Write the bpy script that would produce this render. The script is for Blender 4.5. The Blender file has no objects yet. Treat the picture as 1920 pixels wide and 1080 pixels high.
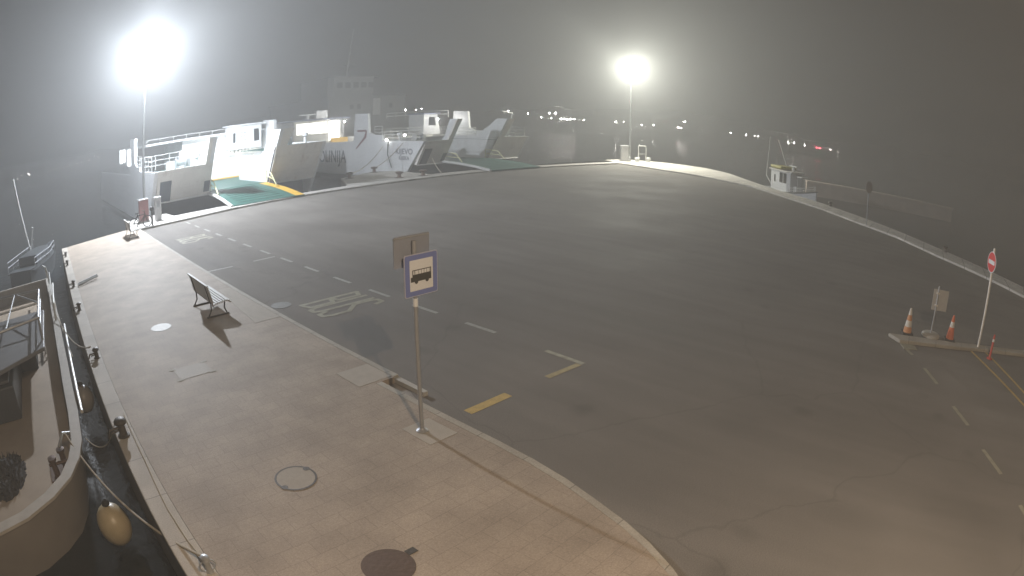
import bpy, bmesh, math, random
from mathutils import Vector, Matrix
R = math.radians
rnd = random.Random(7)
scene = bpy.context.scene
COL = scene.collection

# ---------------------------------------------------------------- camera (wide webcam lens, radial polynomial)
cd = bpy.data.cameras.new("webcam")
cam = bpy.data.objects.new("webcam", cd)
COL.objects.link(cam)
scene.camera = cam
cd.type = 'PANO'
cd.sensor_width = 36.0
cd.sensor_fit = 'HORIZONTAL'
cd.clip_start = 0.05
cd.clip_end = 6000
cy = cd.cycles if hasattr(cd, "cycles") and hasattr(cd.cycles, "panorama_type") else cd
cy.panorama_type = 'FISHEYE_LENS_POLYNOMIAL'
cy.fisheye_fov = R(180)
cy.fisheye_polynomial_k0 = 0.0
cy.fisheye_polynomial_k1 = -0.04567699
cy.fisheye_polynomial_k2 = 0.0
cy.fisheye_polynomial_k3 = -2.18661674e-05
cy.fisheye_polynomial_k4 = -2.4788e-08
CAMH = 4.9
M = Matrix(((0.67284548, 0.19416778, -0.7138472),
            (-0.73968353, 0.19240246, -0.644864),
            (0.01213415, 0.96191484, 0.27307983))).to_4x4()
M.translation = (0, 0, CAMH)
cam.matrix_world = M

# ---------------------------------------------------------------- world: night sky
w = bpy.data.worlds.new("World")
scene.world = w
w.use_nodes = True
nt = w.node_tree
for n in list(nt.nodes):
    nt.nodes.remove(n)
out = nt.nodes.new("ShaderNodeOutputWorld")
bg = nt.nodes.new("ShaderNodeBackground")
sky = nt.nodes.new("ShaderNodeTexSky")
sky.sky_type = 'NISHITA'
sky.sun_disc = False
sky.sun_elevation = R(-3)
sky.sun_rotation = R(200)
hs = nt.nodes.new("ShaderNodeHueSaturation")
hs.inputs["Saturation"].default_value = 0.18
nt.links.new(sky.outputs[0], hs.inputs["Color"])
nt.links.new(hs.outputs[0], bg.inputs["Color"])
bg.inputs["Strength"].default_value = 0.02
nt.links.new(bg.outputs[0], out.inputs["Surface"])

scene.view_settings.view_transform = 'Standard'
scene.view_settings.look = 'None'
scene.view_settings.exposure = 0.0
scene.view_settings.gamma = 1.0
scene.cycles.use_denoising = True
scene.cycles.volume_bounces = 0
scene.cycles.max_bounces = 6
scene.cycles.sample_clamp_indirect = 4.0
scene.cycles.use_light_tree = True

P_LEFT, P_RIGHT, P_WARM = 37000.0, 34000.0, 5000.0
GLARE_HAZE = 0.0072
COLD = (0.86, 0.92, 1.0)
PALE = (1.0, 0.99, 0.86)
WARM = (1.0, 0.76, 0.52)
ZW = -1.5            # sea level; the road is z = 0
ZP = 0.12            # pavement and quay strip

# ---------------------------------------------------------------- materials
def mat(name, col, rough=0.6, metal=0.0, noise=0.0, scale=6.0, bump=0.0, emit=None, estr=0.0, spec=0.5, detail=4.0, stretch=None):
    m = bpy.data.materials.new(name)
    m.use_nodes = True
    t = m.node_tree
    b = t.nodes["Principled BSDF"]
    b.inputs["Base Color"].default_value = (*col, 1)
    b.inputs["Roughness"].default_value = rough
    b.inputs["Metallic"].default_value = metal
    b.inputs["Specular IOR Level"].default_value = spec
    if noise or bump:
        tc = t.nodes.new("ShaderNodeTexCoord")
        mp = t.nodes.new("ShaderNodeMapping")
        if stretch:
            mp.inputs["Scale"].default_value = stretch
        nz = t.nodes.new("ShaderNodeTexNoise")
        nz.inputs["Scale"].default_value = scale
        nz.inputs["Detail"].default_value = detail
        t.links.new(tc.outputs["Object"], mp.inputs[0])
        t.links.new(mp.outputs[0], nz.inputs["Vector"])
        if noise:
            mx = t.nodes.new("ShaderNodeMix")
            mx.data_type = 'RGBA'
            mx.inputs[6].default_value = (*[c * (1 - noise) for c in col], 1)
            mx.inputs[7].default_value = (*[min(1, c * (1 + noise)) for c in col], 1)
            t.links.new(nz.outputs["Fac"], mx.inputs[0])
            t.links.new(mx.outputs[2], b.inputs["Base Color"])
        if bump:
            bp = t.nodes.new("ShaderNodeBump")
            bp.inputs["Strength"].default_value = bump
            bp.inputs["Distance"].default_value = 0.02
            t.links.new(nz.outputs["Fac"], bp.inputs["Height"])
            t.links.new(bp.outputs[0], b.inputs["Normal"])
    if emit:
        b.inputs["Emission Color"].default_value = (*emit, 1)
        b.inputs["Emission Strength"].default_value = estr
    return m

def asphalt_mat():
    m = mat("asphalt", (0.06, 0.06, 0.06), 0.7, noise=0.3, scale=90, bump=0.25, spec=0.3)
    t = m.node_tree
    b = t.nodes["Principled BSDF"]
    tc = t.nodes.new("ShaderNodeTexCoord")
    n1 = t.nodes.new("ShaderNodeTexNoise"); n1.inputs["Scale"].default_value = 0.22; n1.inputs["Detail"].default_value = 6
    n2 = t.nodes.new("ShaderNodeTexNoise"); n2.inputs["Scale"].default_value = 60; n2.inputs["Detail"].default_value = 3
    mp = t.nodes.new("ShaderNodeMapping"); mp.inputs["Scale"].default_value = (1.6, 0.22, 1)
    n3 = t.nodes.new("ShaderNodeTexNoise"); n3.inputs["Scale"].default_value = 0.9; n3.inputs["Detail"].default_value = 5
    t.links.new(tc.outputs["Object"], n1.inputs["Vector"]); t.links.new(tc.outputs["Object"], n2.inputs["Vector"])
    t.links.new(tc.outputs["Object"], mp.inputs[0]); t.links.new(mp.outputs[0], n3.inputs["Vector"])
    def rng(s, lo, hi):
        r = t.nodes.new("ShaderNodeMapRange"); r.inputs[1].default_value = 0.3; r.inputs[2].default_value = 0.7
        r.inputs[3].default_value = lo; r.inputs[4].default_value = hi; t.links.new(s, r.inputs[0]); return r.outputs[0]
    def mul(a, c):
        k = t.nodes.new("ShaderNodeMath"); k.operation = 'MULTIPLY'; t.links.new(a, k.inputs[0]); t.links.new(c, k.inputs[1]); return k.outputs[0]
    f = mul(mul(rng(n1.outputs["Fac"], .82, 1.18), rng(n2.outputs["Fac"], .8, 1.25)), rng(n3.outputs["Fac"], .9, 1.1))
    vm = t.nodes.new("ShaderNodeVectorMath"); vm.operation = 'SCALE'; vm.inputs[0].default_value = (0.160, 0.147, 0.134)
    # wandering cracks and sealed joints
    vo = t.nodes.new("ShaderNodeTexVoronoi"); vo.feature = 'DISTANCE_TO_EDGE'; vo.inputs["Scale"].default_value = .16
    nd = t.nodes.new("ShaderNodeTexNoise"); nd.inputs["Scale"].default_value = .8; nd.inputs["Detail"].default_value = 5
    dm = t.nodes.new("ShaderNodeMix"); dm.data_type = 'RGBA'; dm.blend_type = 'LINEAR_LIGHT'; dm.inputs[0].default_value = .4
    t.links.new(tc.outputs["Object"], nd.inputs["Vector"]); t.links.new(tc.outputs["Object"], dm.inputs[6]); t.links.new(nd.outputs["Color"], dm.inputs[7])
    t.links.new(dm.outputs[2], vo.inputs["Vector"])
    cm = t.nodes.new("ShaderNodeMapRange"); cm.inputs[1].default_value = 0; cm.inputs[2].default_value = .004; cm.inputs[3].default_value = .84; cm.inputs[4].default_value = 1
    t.links.new(vo.outputs["Distance"], cm.inputs[0])
    # oil drips
    vd = t.nodes.new("ShaderNodeTexVoronoi"); vd.inputs["Scale"].default_value = .55; vd.inputs["Randomness"].default_value = 1
    t.links.new(dm.outputs[2], vd.inputs["Vector"])
    dr = t.nodes.new("ShaderNodeMapRange"); dr.inputs[1].default_value = .05; dr.inputs[2].default_value = .17; dr.inputs[3].default_value = .82; dr.inputs[4].default_value = 1
    t.links.new(vd.outputs["Distance"], dr.inputs[0])
    f = mul(mul(f, cm.outputs[0]), dr.outputs[0])
    t.links.new(f, vm.inputs["Scale"])
    t.links.new(vm.outputs[0], b.inputs["Base Color"])
    t.links.new(rng(n1.outputs["Fac"], .74, .9), b.inputs["Roughness"])
    return m

def paver_mat(name, col, bw, bh, mortar=0.008, var=0.16, dark=0.55):
    m = mat(name, col, 0.72)
    t = m.node_tree
    b = t.nodes["Principled BSDF"]
    tc = t.nodes.new("ShaderNodeTexCoord")
    br = t.nodes.new("ShaderNodeTexBrick")
    br.inputs["Scale"].default_value = 1.0
    br.inputs["Brick Width"].default_value = bw
    br.inputs["Row Height"].default_value = bh
    br.inputs["Mortar Size"].default_value = mortar
    br.inputs["Mortar Smooth"].default_value = 0.3
    br.inputs["Bias"].default_value = 0.0
    br.inputs["Color1"].default_value = (*[c * (1 - var) for c in col], 1)
    br.inputs["Color2"].default_value = (*[min(1, c * (1 + var)) for c in col], 1)
    br.inputs["Mortar"].default_value = (*[c * dark for c in col], 1)
    nz = t.nodes.new("ShaderNodeTexNoise"); nz.inputs["Scale"].default_value = 1.1; nz.inputs["Detail"].default_value = 7
    nf = t.nodes.new("ShaderNodeTexNoise"); nf.inputs["Scale"].default_value = 45; nf.inputs["Detail"].default_value = 3
    # joints wander a little
    dv = t.nodes.new("ShaderNodeTexNoise"); dv.inputs["Scale"].default_value = 2.5
    mixv = t.nodes.new("ShaderNodeMix"); mixv.data_type = 'RGBA'; mixv.blend_type = 'LINEAR_LIGHT'; mixv.inputs[0].default_value = 0.012
    t.links.new(tc.outputs["Object"], dv.inputs["Vector"])
    t.links.new(tc.outputs["Object"], mixv.inputs[6]); t.links.new(dv.outputs["Color"], mixv.inputs[7])
    t.links.new(mixv.outputs[2], br.inputs["Vector"])
    t.links.new(tc.outputs["Object"], nz.inputs["Vector"]); t.links.new(tc.outputs["Object"], nf.inputs["Vector"])
    mx = t.nodes.new("ShaderNodeMix"); mx.data_type = 'RGBA'; mx.blend_type = 'MULTIPLY'; mx.inputs[0].default_value = 1
    cr = t.nodes.new("ShaderNodeValToRGB")
    cr.color_ramp.elements[0].position = .3; cr.color_ramp.elements[0].color = (.78, .77, .76, 1)
    cr.color_ramp.elements[1].position = .7; cr.color_ramp.elements[1].color = (1.08, 1.08, 1.08, 1)
    t.links.new(nz.outputs["Fac"], cr.inputs[0])
    t.links.new(br.outputs["Color"], mx.inputs[6]); t.links.new(cr.outputs[0], mx.inputs[7])
    mx2 = t.nodes.new("ShaderNodeMix"); mx2.data_type = 'RGBA'; mx2.blend_type = 'OVERLAY'; mx2.inputs[0].default_value = .35
    t.links.new(mx.outputs[2], mx2.inputs[6]); t.links.new(nf.outputs["Fac"], mx2.inputs[7])
    t.links.new(mx2.outputs[2], b.inputs["Base Color"])
    bp = t.nodes.new("ShaderNodeBump"); bp.inputs["Strength"].default_value = .5; bp.inputs["Distance"].default_value = .006
    t.links.new(nf.outputs["Fac"], bp.inputs["Height"]); t.links.new(bp.outputs[0], b.inputs["Normal"])
    return m

def water_mat():
    m = mat("sea_water", (0.006, 0.010, 0.013), 0.2, spec=0.5)
    t = m.node_tree
    b = t.nodes["Principled BSDF"]
    tc = t.nodes.new("ShaderNodeTexCoord")
    n1 = t.nodes.new("ShaderNodeTexNoise"); n1.inputs["Scale"].default_value = 1.3; n1.inputs["Detail"].default_value = 4
    n2 = t.nodes.new("ShaderNodeTexNoise"); n2.inputs["Scale"].default_value = 5.0; n2.inputs["Detail"].default_value = 3
    ad = t.nodes.new("ShaderNodeMath"); ad.operation = 'MULTIPLY_ADD'; ad.inputs[1].default_value = .35
    t.links.new(tc.outputs["Object"], n1.inputs["Vector"]); t.links.new(tc.outputs["Object"], n2.inputs["Vector"])
    t.links.new(n2.outputs["Fac"], ad.inputs[0]); t.links.new(n1.outputs["Fac"], ad.inputs[2])
    bp = t.nodes.new("ShaderNodeBump"); bp.inputs["Strength"].default_value = .35; bp.inputs["Distance"].default_value = .12
    t.links.new(ad.outputs[0], bp.inputs["Height"]); t.links.new(bp.outputs[0], b.inputs["Normal"])
    return m

def emitter(name, col, s, sample=True):
    m = mat(name, (0.8, 0.8, 0.8), emit=col, estr=s)
    if not sample:
        m.cycles.emission_sampling = 'NONE'
    return m

A_ = asphalt_mat()
PAVE = paver_mat("stone_pavers", (0.345, 0.285, 0.228), 0.46, 0.30, 0.006, 0.04, 0.78)
STRIP = paver_mat("quay_slabs", (0.46, 0.44, 0.41), 40.0, 1.35, 0.035, 0.06, .35)
COPE = paver_mat("coping_stone", (0.42, 0.38, 0.33), 50.0, 1.25, 0.012, 0.06)
KERB = paver_mat("kerb_stone", (0.38, 0.35, 0.30), 50.0, 1.0, 0.01, 0.05)
CONC = mat("concrete", (0.27, 0.25, 0.23), .85, noise=.3, scale=2.5, bump=.3)
CONCL = mat("pale_concrete", (0.42, 0.40, 0.36), .8, noise=.18, scale=5, bump=.2)
WATER = water_mat()
WPAINT = mat("white_road_paint", (.32, .315, .29), .6, noise=.45, scale=9)
YPAINT = mat("yellow_road_paint", (.48, .34, .11), .6, noise=.35, scale=9)
CREAM = mat("cream_road_paint", (.28, .265, .20), .6, noise=.5, scale=7)
GALV = mat("galvanised_steel", (.45, .46, .47), .45, .6, noise=.12, scale=12)
GREYP = mat("grey_pole_paint", (.34, .35, .37), .5, .3, noise=.12, scale=10)
WSIGN = mat("white_sign_face", (.72, .73, .74), .4, noise=.05, scale=4)
BSIGN = mat("blue_sign_face", (.17, .21, .46), .4, noise=.08, scale=4)
RSIGN = mat("red_sign_face", (.62, .02, .03), .4, noise=.08, scale=5)
INK = mat("black_sign_ink", (.05, .05, .045), .5)
WPOLE = mat("white_pole_paint", (.72, .68, .62), .45, noise=.1, scale=8)
ORANGE = mat("orange_cone_plastic", (.62, .13, .04), .5, noise=.12, scale=14)
FADED = mat("faded_orange_plastic", (.55, .24, .10), .6, noise=.2, scale=14)
CWHITE = mat("white_cone_band", (.62, .58, .52), .5, noise=.15, scale=18)
RUBBER = mat("black_rubber", (.02, .02, .02), .8)
REDPL = mat("red_post_plastic", (.50, .06, .04), .5, noise=.15, scale=20)
def ship_mat(name, col, rust=.5):
    m = mat(name, col, .42)
    t = m.node_tree; b = t.nodes["Principled BSDF"]
    tc = t.nodes.new("ShaderNodeTexCoord")
    mp = t.nodes.new("ShaderNodeMapping"); mp.inputs["Scale"].default_value = (1.6, 1.6, .16)
    n1 = t.nodes.new("ShaderNodeTexNoise"); n1.inputs["Scale"].default_value = 1.5; n1.inputs["Detail"].default_value = 6
    t.links.new(tc.outputs["Object"], mp.inputs[0]); t.links.new(mp.outputs[0], n1.inputs["Vector"])
    cr = t.nodes.new("ShaderNodeValToRGB")
    cr.color_ramp.elements[0].position = .60; cr.color_ramp.elements[0].color = (0, 0, 0, 1)
    cr.color_ramp.elements[1].position = .78; cr.color_ramp.elements[1].color = (rust, rust, rust, 1)
    t.links.new(n1.outputs["Fac"], cr.inputs[0])
    n2 = t.nodes.new("ShaderNodeTexNoise"); n2.inputs["Scale"].default_value = .5; n2.inputs["Detail"].default_value = 4
    t.links.new(tc.outputs["Object"], n2.inputs["Vector"])
    m0 = t.nodes.new("ShaderNodeMix"); m0.data_type = 'RGBA'
    m0.inputs[6].default_value = (*[c * .84 for c in col], 1); m0.inputs[7].default_value = (*[min(1, c * 1.1) for c in col], 1)
    t.links.new(n2.outputs["Fac"], m0.inputs[0])
    # plate seams: thin lines every 1.2 m of height and 2.4 m of length
    sp = t.nodes.new("ShaderNodeSeparateXYZ"); t.links.new(tc.outputs["Object"], sp.inputs[0])
    def mth(op, a, c, d=None):
        k = t.nodes.new("ShaderNodeMath"); k.operation = op
        for i_, v_ in enumerate((a, c)):
            if hasattr(v_, "links"): t.links.new(v_, k.inputs[i_])
            else: k.inputs[i_].default_value = v_
        return k.outputs[0]
    def line(s_, step, w_): return mth('LESS_THAN', mth('MODULO', mth('ADD', s_, 400.37), step), w_)
    ln = mth('MAXIMUM', line(sp.outputs[2], 1.2, .03), line(mth('ADD', sp.outputs[0], sp.outputs[1]), 2.4, .035))
    m1 = t.nodes.new("ShaderNodeMix"); m1.data_type = 'RGBA'; m1.inputs[7].default_value = (*[c * .80 for c in col], 1)
    t.links.new(ln, m1.inputs[0]); t.links.new(m0.outputs[2], m1.inputs[6])
    m2 = t.nodes.new("ShaderNodeMix"); m2.data_type = 'RGBA'; m2.inputs[7].default_value = (.20, .10, .055, 1)
    t.links.new(cr.outputs[0], m2.inputs[0]); t.links.new(m1.outputs[2], m2.inputs[6])
    t.links.new(m2.outputs[2], b.inputs["Base Color"])
    return m
SHIPW = ship_mat("white_ship_paint", (.74, .75, .76), .38)
SHIPC = ship_mat("cream_ship_paint", (.74, .71, .66), .42)
SHIPD = mat("dark_boot_paint", (.035, .045, .06), .5, noise=.25, scale=1.5)
DGREEN = mat("green_deck_paint", (.035, .115, .095), .6, noise=.3, scale=1.8)
YSHIP = mat("yellow_ship_paint", (.66, .40, .06), .5, noise=.12, scale=3)
PYELL = mat("pale_yellow_rail", (.62, .60, .36), .5)
BLUEGREY = mat("blue_grey_roof", (.20, .22, .33), .5, noise=.1, scale=3)
GLASS = mat("dark_window_glass", (.02, .025, .03), .12)
LITW = emitter("lit_window_and_wall_glow", (1, .97, .86), 3.2)
LITC = emitter("lit_cabin_window", (.9, .96, 1), 2.4)
BULB = emitter("deck_lamp_bulb", (1, .99, .95), 30)
LETTER = mat("dark_lettering", (.07, .075, .11), .5)
EMBLEM = mat("emblem_red", (.20, .07, .08), .5)
DECK = mat("worn_deck_paint", (.34, .27, .20), .65, noise=.22, scale=1.6, bump=.15)
HULLB = mat("trawler_hull_paint", (.25, .225, .20), .5, noise=.18, scale=1.5)
HULLD = mat("dark_hull_paint", (.05, .055, .06), .4, noise=.2, scale=2)
RAILW = mat("white_rail_paint", (.62, .62, .6), .4)
DARKM = mat("dark_metal", (.055, .055, .055), .5, .5, noise=.3, scale=14)
IRON = mat("cast_iron", (.085, .075, .065), .55, .5, noise=.35, scale=18, bump=.3)
RUST = mat("brown_manhole_iron", (.115, .075, .055), .6, .4, noise=.25, scale=16, bump=.3)
SLAB = mat("pale_paving_slab", (.385, .345, .295), .8, noise=.14, scale=5, bump=.2)
PALEIRON = mat("pale_manhole_iron", (.29, .275, .25), .6, .1, noise=.2, scale=14, bump=.2)
ROPE = mat("pale_mooring_rope", (.42, .37, .29), .8, noise=.25, scale=40, bump=.4)
BUOYO = mat("amber_buoy_vinyl", (.40, .33, .21), .4, noise=.15, scale=5)
BUOYG = mat("grey_buoy_vinyl", (.23, .21, .19), .4, noise=.15, scale=5)
NET = mat("dark_fishing_net", (.03, .028, .028), .9, noise=.5, scale=30, bump=.8)
OLIVE = mat("olive_tarpaulin", (.36, .33, .10), .6, noise=.2, scale=6)
BENCHW = mat("grey_bench_slats", (.46, .45, .43), .5, noise=.15, scale=20)
REDBOX = mat("dull_red_cabinet", (.30, .13, .13), .5, noise=.12, scale=8)
GBOX = mat("pale_grey_cabinet", (.48, .48, .48), .5, noise=.1, scale=8)
HILL = mat("dark_shore", (.02, .022, .02), .9, noise=.4, scale=.05)
BRICKW = mat("breakwater_stone", (.40, .33, .28), .85, noise=.3, scale=1.2, bump=.4)

# ---------------------------------------------------------------- helpers
class MB:
    def __init__(s):
        s.v = []; s.f = []
    def poly(s, vs, fs):
        o = len(s.v); s.v += [tuple(p) for p in vs]; s.f += [tuple(i + o for i in f) for f in fs]; return s
    def box(s, c, d, rz=0.0, tilt=None):
        x, y, z = [k / 2 for k in d]
        vs = [Vector((a * x, b * y, e * z)) for a in (-1, 1) for b in (-1, 1) for e in (-1, 1)]
        m = Matrix.Rotation(rz, 3, 'Z')
        if tilt is not None:
            m = m @ tilt
        vs = [m @ v + Vector(c) for v in vs]
        return s.poly(vs, [(0, 1, 3, 2), (4, 6, 7, 5), (0, 4, 5, 1), (2, 3, 7, 6), (0, 2, 6, 4), (1, 5, 7, 3)])
    def bb(s, a, b):
        return s.box([(p + q) / 2 for p, q in zip(a, b)], [abs(q - p) for p, q in zip(a, b)])
    def prism(s, pts, z0, z1, axis='z'):
        n = len(pts)
        def mk(p, k):
            return (p[0], p[1], k) if axis == 'z' else ((k, p[0], p[1]) if axis == 'x' else (p[0], k, p[1]))
        vs = [mk(p, z0) for p in pts] + [mk(p, z1) for p in pts]
        fs = [tuple(range(n)), tuple(range(n, 2 * n))] + [(i, (i + 1) % n, n + (i + 1) % n, n + i) for i in range(n)]
        return s.poly(vs, fs)
    def tube(s, path, r, n=8, taper=None, caps=True):
        path = [Vector(p) for p in path]
        rings = []
        up = None
        for i, p in enumerate(path):
            d = (path[min(i + 1, len(path) - 1)] - path[max(i - 1, 0)]).normalized()
            if up is None:
                up = Vector((0, 0, 1)) if abs(d.z) < .9 else Vector((1, 0, 0))
            x = d.cross(up).normalized(); y = x.cross(d).normalized(); up = y
            rr = r if taper is None else r + (taper - r) * i / (len(path) - 1)
            rings.append([p + x * rr * math.cos(2 * math.pi * k / n) + y * rr * math.sin(2 * math.pi * k / n) for k in range(n)])
        vs = [q for ring in rings for q in ring]
        fs = []
        for i in range(len(path) - 1):
            for k in range(n):
                a = i * n + k; b = i * n + (k + 1) % n
                fs.append((a, b, b + n, a + n))
        if caps:
            fs += [tuple(range(n)), tuple(range((len(path) - 1) * n, len(path) * n))]
        return s.poly(vs, fs)
    def lathe(s, prof, c=(0, 0, 0), n=20, ax='z'):
        vs = []
        for (r, z) in prof:
            for k in range(n):
                a = 2 * math.pi * k / n
                p = (r * math.cos(a), r * math.sin(a), z)
                if ax == 'y': p = (p[0], p[2], p[1])
                if ax == 'x': p = (p[2], p[0], p[1])
                vs.append((c[0] + p[0], c[1] + p[1], c[2] + p[2]))
        fs = []
        for i in range(len(prof) - 1):
            for k in range(n):
                a = i * n + k; b = i * n + (k + 1) % n
                fs.append((a, b, b + n, a + n))
        fs += [tuple(range(n)), tuple(range((len(prof) - 1) * n, len(prof) * n))]
        return s.poly(vs, fs)
    def ball(s, c, r, n=14, sz=1.0, sx=1.0):
        prof = [(max(.001, r * math.sin(math.pi * i / (n - 1))), -r * sz * math.cos(math.pi * i / (n - 1))) for i in range(n)]
        return s.lathe(prof, c, 18)
    def build(s, name, m, parent=None, smooth=False, bevel=0.0):
        me = bpy.data.meshes.new(name)
        me.from_pydata(s.v, [], s.f)
        bm = bmesh.new(); bm.from_mesh(me)
        bmesh.ops.recalc_face_normals(bm, faces=bm.faces)
        bm.to_mesh(me); bm.free()
        me.materials.append(m)
        if smooth:
            me.polygons.foreach_set("use_smooth", [True] * len(me.polygons))
            try:
                me.set_sharp_from_angle(angle=R(40))
            except Exception:
                pass
        o = bpy.data.objects.new(name, me)
        COL.objects.link(o)
        if bevel:
            bv = o.modifiers.new("bevel", 'BEVEL'); bv.width = bevel; bv.segments = 2; bv.limit_method = 'ANGLE'
        if parent is not None:
            o.parent = parent
        return o

def tag(o, label, cat, group=None, kind=None):
    if label: o["label"] = label
    if cat: o["category"] = cat
    if group: o["group"] = group
    if kind: o["kind"] = kind
    return o
def struct(o):
    o["kind"] = "structure"; return o
def thing(name, loc, label, cat, rz=0.0, group=None):
    o = bpy.data.objects.new(name, None)
    o.empty_display_size = .2
    COL.objects.link(o)
    o.location = loc; o.rotation_euler = (0, 0, rz)
    return tag(o, label, cat, group)
def copy_tree(o, loc=None, rz=None, label=None, parent=None):
    c = o.copy(); COL.objects.link(c)
    if parent is not None:
        c.parent = parent
    if loc is not None: c.location = loc
    if rz is not None: c.rotation_euler = (0, 0, rz)
    if label: c["label"] = label
    for ch in list(o.children):
        copy_tree(ch, parent=c)
    return c
def point(name, loc, power, col, rad, parent=None):
    l = bpy.data.lights.new(name, 'POINT'); l.energy = power; l.color = col; l.shadow_soft_size = rad
    o = bpy.data.objects.new(name, l); COL.objects.link(o); o.location = loc
    if parent is not None: o.parent = parent
    return o
_fonts = {}
def text_mesh(s, name, size, m, parent, mtx, depth=0.004, shear=0.0):
    cu = bpy.data.curves.new(name, 'FONT'); cu.body = s; cu.size = size; cu.extrude = depth; cu.align_x = 'CENTER'; cu.align_y = 'CENTER'
    cu.offset = size * 0.012
    tmp = bpy.data.objects.new(name + "_tmp", cu); COL.objects.link(tmp)
    dg = bpy.context.evaluated_depsgraph_get()
    me = bpy.data.meshes.new_from_object(tmp.evaluated_get(dg))
    bpy.data.objects.remove(tmp); bpy.data.curves.remove(cu)
    me.name = name; me.materials.clear(); me.materials.append(m)
    me.transform(mtx)
    o = bpy.data.objects.new(name, me); COL.objects.link(o)
    if parent is not None: o.parent = parent
    return o
def arc(cx, cy, r, a0, a1, n):
    return [(cx + r * math.cos(R(a0 + (a1 - a0) * i / n)), cy + r * math.sin(R(a0 + (a1 - a0) * i / n))) for i in range(n + 1)]
def sag(a, b, d, n=14):
    a, b = Vector(a), Vector(b)
    return [a.lerp(b, i / n) - Vector((0, 0, d * 4 * (i / n) * (1 - i / n))) for i in range(n + 1)]

# ================================================================ SETTING
struct(MB().poly([(-3000, -3000, ZW), (3000, -3000, ZW), (3000, 3000, ZW), (-3000, 3000, ZW)], [(0, 1, 2, 3)]).build("water", WATER))

# pier outline (quay walls)
XW, XC, XK = 0.485, 0.92, 6.47
curve = [(6.03, 7.46), (6.02, 6.5), (6.0, 5.65), (5.94, 4.9), (5.83, 4.21), (5.68, 3.63), (5.48, 2.96), (5.27, 2.45), (4.98, 1.92), (4.6, 1.4), (4.1, .9), (3.5, .5), (2.8, .2), (2.0, .05)]
back = [(XW, 34.9), (6.2, 36.4)]
nw = [(6.2, 40.6), (9.6, 40.9), (9.75, 38.2)]
edge_top = [(14.2, 38.3), (20.4, 38.3), (24.5, 38.7), (27.4, 44.4), (32.6, 47.0), (34.2, 45.2), (33.6, 39.8), (39.0, 39.7), (45.0, 39.6), (57.5, 39.3), (62.6, 41.6)]
edge_right = [(67.2, 41.4), (69.2, 36.0), (68.6, 30.5), (65.2, 25.9), (59.0, 20.8), (54.5, 16.95), (49.28, 10.44), (45.02, 6.16), (41.47, 2.55), (37.81, -.67), (35.03, -3.54), (31.2, -7.37), (20, -19), (0, -40), (XW, -40)]
outline = [(XW, -40)] + back + nw + edge_top + edge_right[:-2]
struct(MB().prism(outline, -4.0, -0.02).build("quay_wall", CONC))

Bf = [(XK, 35.35), (9.9, 35.62), (11.5, 35.92), (14.3, 36.5), (19.7, 37.1), (26.3, 37.5), (34.4, 38.15), (43.1, 38.3), (59.6, 37.7)]
Cf = [(59.66, 37.0), (57.62, 31.03), (56.51, 25.99), (53.1, 18.5), (48.05, 13.0), (44.99, 9.45), (40.83, 5.45), (38.1, 2.25), (34.39, -.85), (32.13, -3.3), (31.04, -4.5), (28.64, -6.9), (17, -19), (2.0, -30)]
road_poly = Bf + Cf + [(2.0, .05)] + curve[::-1] + [(XK, 8.6)]
struct(MB().poly([(x, y, 0) for x, y in road_poly], [tuple(range(len(road_poly)))]).build("road", A_))

# pavement (pavers), with the sunken notch beside the bus stop
pav = [(XC, -25), (XC, 35.0), (6.2, 36.35), (XK - .13, 35.3), (XK - .13, 8.72), (5.9, 8.72), (5.9, 7.5)] + [(x - .13, y - .03) for x, y in curve[1:]] + [(2.0, -25)]
struct(MB().prism(pav, -.015, ZP).build("pavement", PAVE))
kp = [(XK - .13, 35.2), (XK, 35.2), (XK, 8.75), (XK - .13, 8.75)]
struct(MB().prism(kp, -.012, ZP + .004).build("kerb", KERB))
cpts = [(5.93, 8.75), (6.03, 8.75)] + curve
inner = [(x - .13, y - .03) for x, y in curve]
mbk = MB()
loop = [(5.9, 8.70)] + inner
outer = [(6.03, 8.70)] + curve
for i in range(len(loop) - 1):
    q = [loop[i], outer[i], outer[i + 1], loop[i + 1]]
    mbk.prism(q, -.012, ZP + .004)
struct(mbk.build("kerb", KERB))
struct(MB().prism([(XK - .13, 7.85), (XK - .02, 7.85), (XK, 8.74), (XK - .13, 8.74)], .003, ZP - .03).build("kerb", CONCL))
struct(MB().prism([(5.55, 8.78), (XK - .15, 8.78), (XK - .15, 9.6), (5.55, 9.6)], .0, ZP + .006).build("pavement_slab", SLAB))
struct(MB().prism([(5.15, 6.28), (5.72, 6.28), (5.72, 6.98), (5.15, 6.98)], .0, ZP + .005).build("pavement_slab", SLAB))
struct(MB().prism([(5.55, 13.7), (XK - .15, 13.7), (XK - .15, 17.6), (5.9, 17.6)], .0, ZP + .005).build("pavement_slab", SLAB))
struct(MB().prism([(XW, -25), (XC - .004, -25), (XC - .004, 34.97), (XW, 34.88)], -.015, ZP + .012).build("quay_edge", COPE, bevel=.02))

# quay strip along the berths
stripo = [(XK + .004, 35.4)] + Bf[1:] + [(62.0, 40.6), (61.0, 39.2)] + [(57.5, 39.3), (45.0, 39.6), (39.0, 39.7), (33.6, 39.8), (34.2, 45.2), (32.6, 47.0), (27.4, 44.4), (24.5, 38.7), (20.4, 38.3), (14.2, 38.3), (9.75, 38.2), (9.6, 40.9), (6.22, 40.6), (6.22, 36.42)]
st = MB().prism(stripo, -.015, ZP + .003).build("quay_strip", STRIP)
struct(st)
# mooring quay along the right edge
ro = [(59.7, 37.75)] + Cf[:12] + [edge_right[11]] + edge_right[:11][::-1] + [(62.6, 41.6), (62.05, 40.55)]
struct(MB().prism(ro, -.015, ZP).build("quay_strip", paver_mat("edge_slabs", (0.62, 0.59, 0.54), 3.0, 1.5, 0.03, 0.08, .5)))

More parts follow.
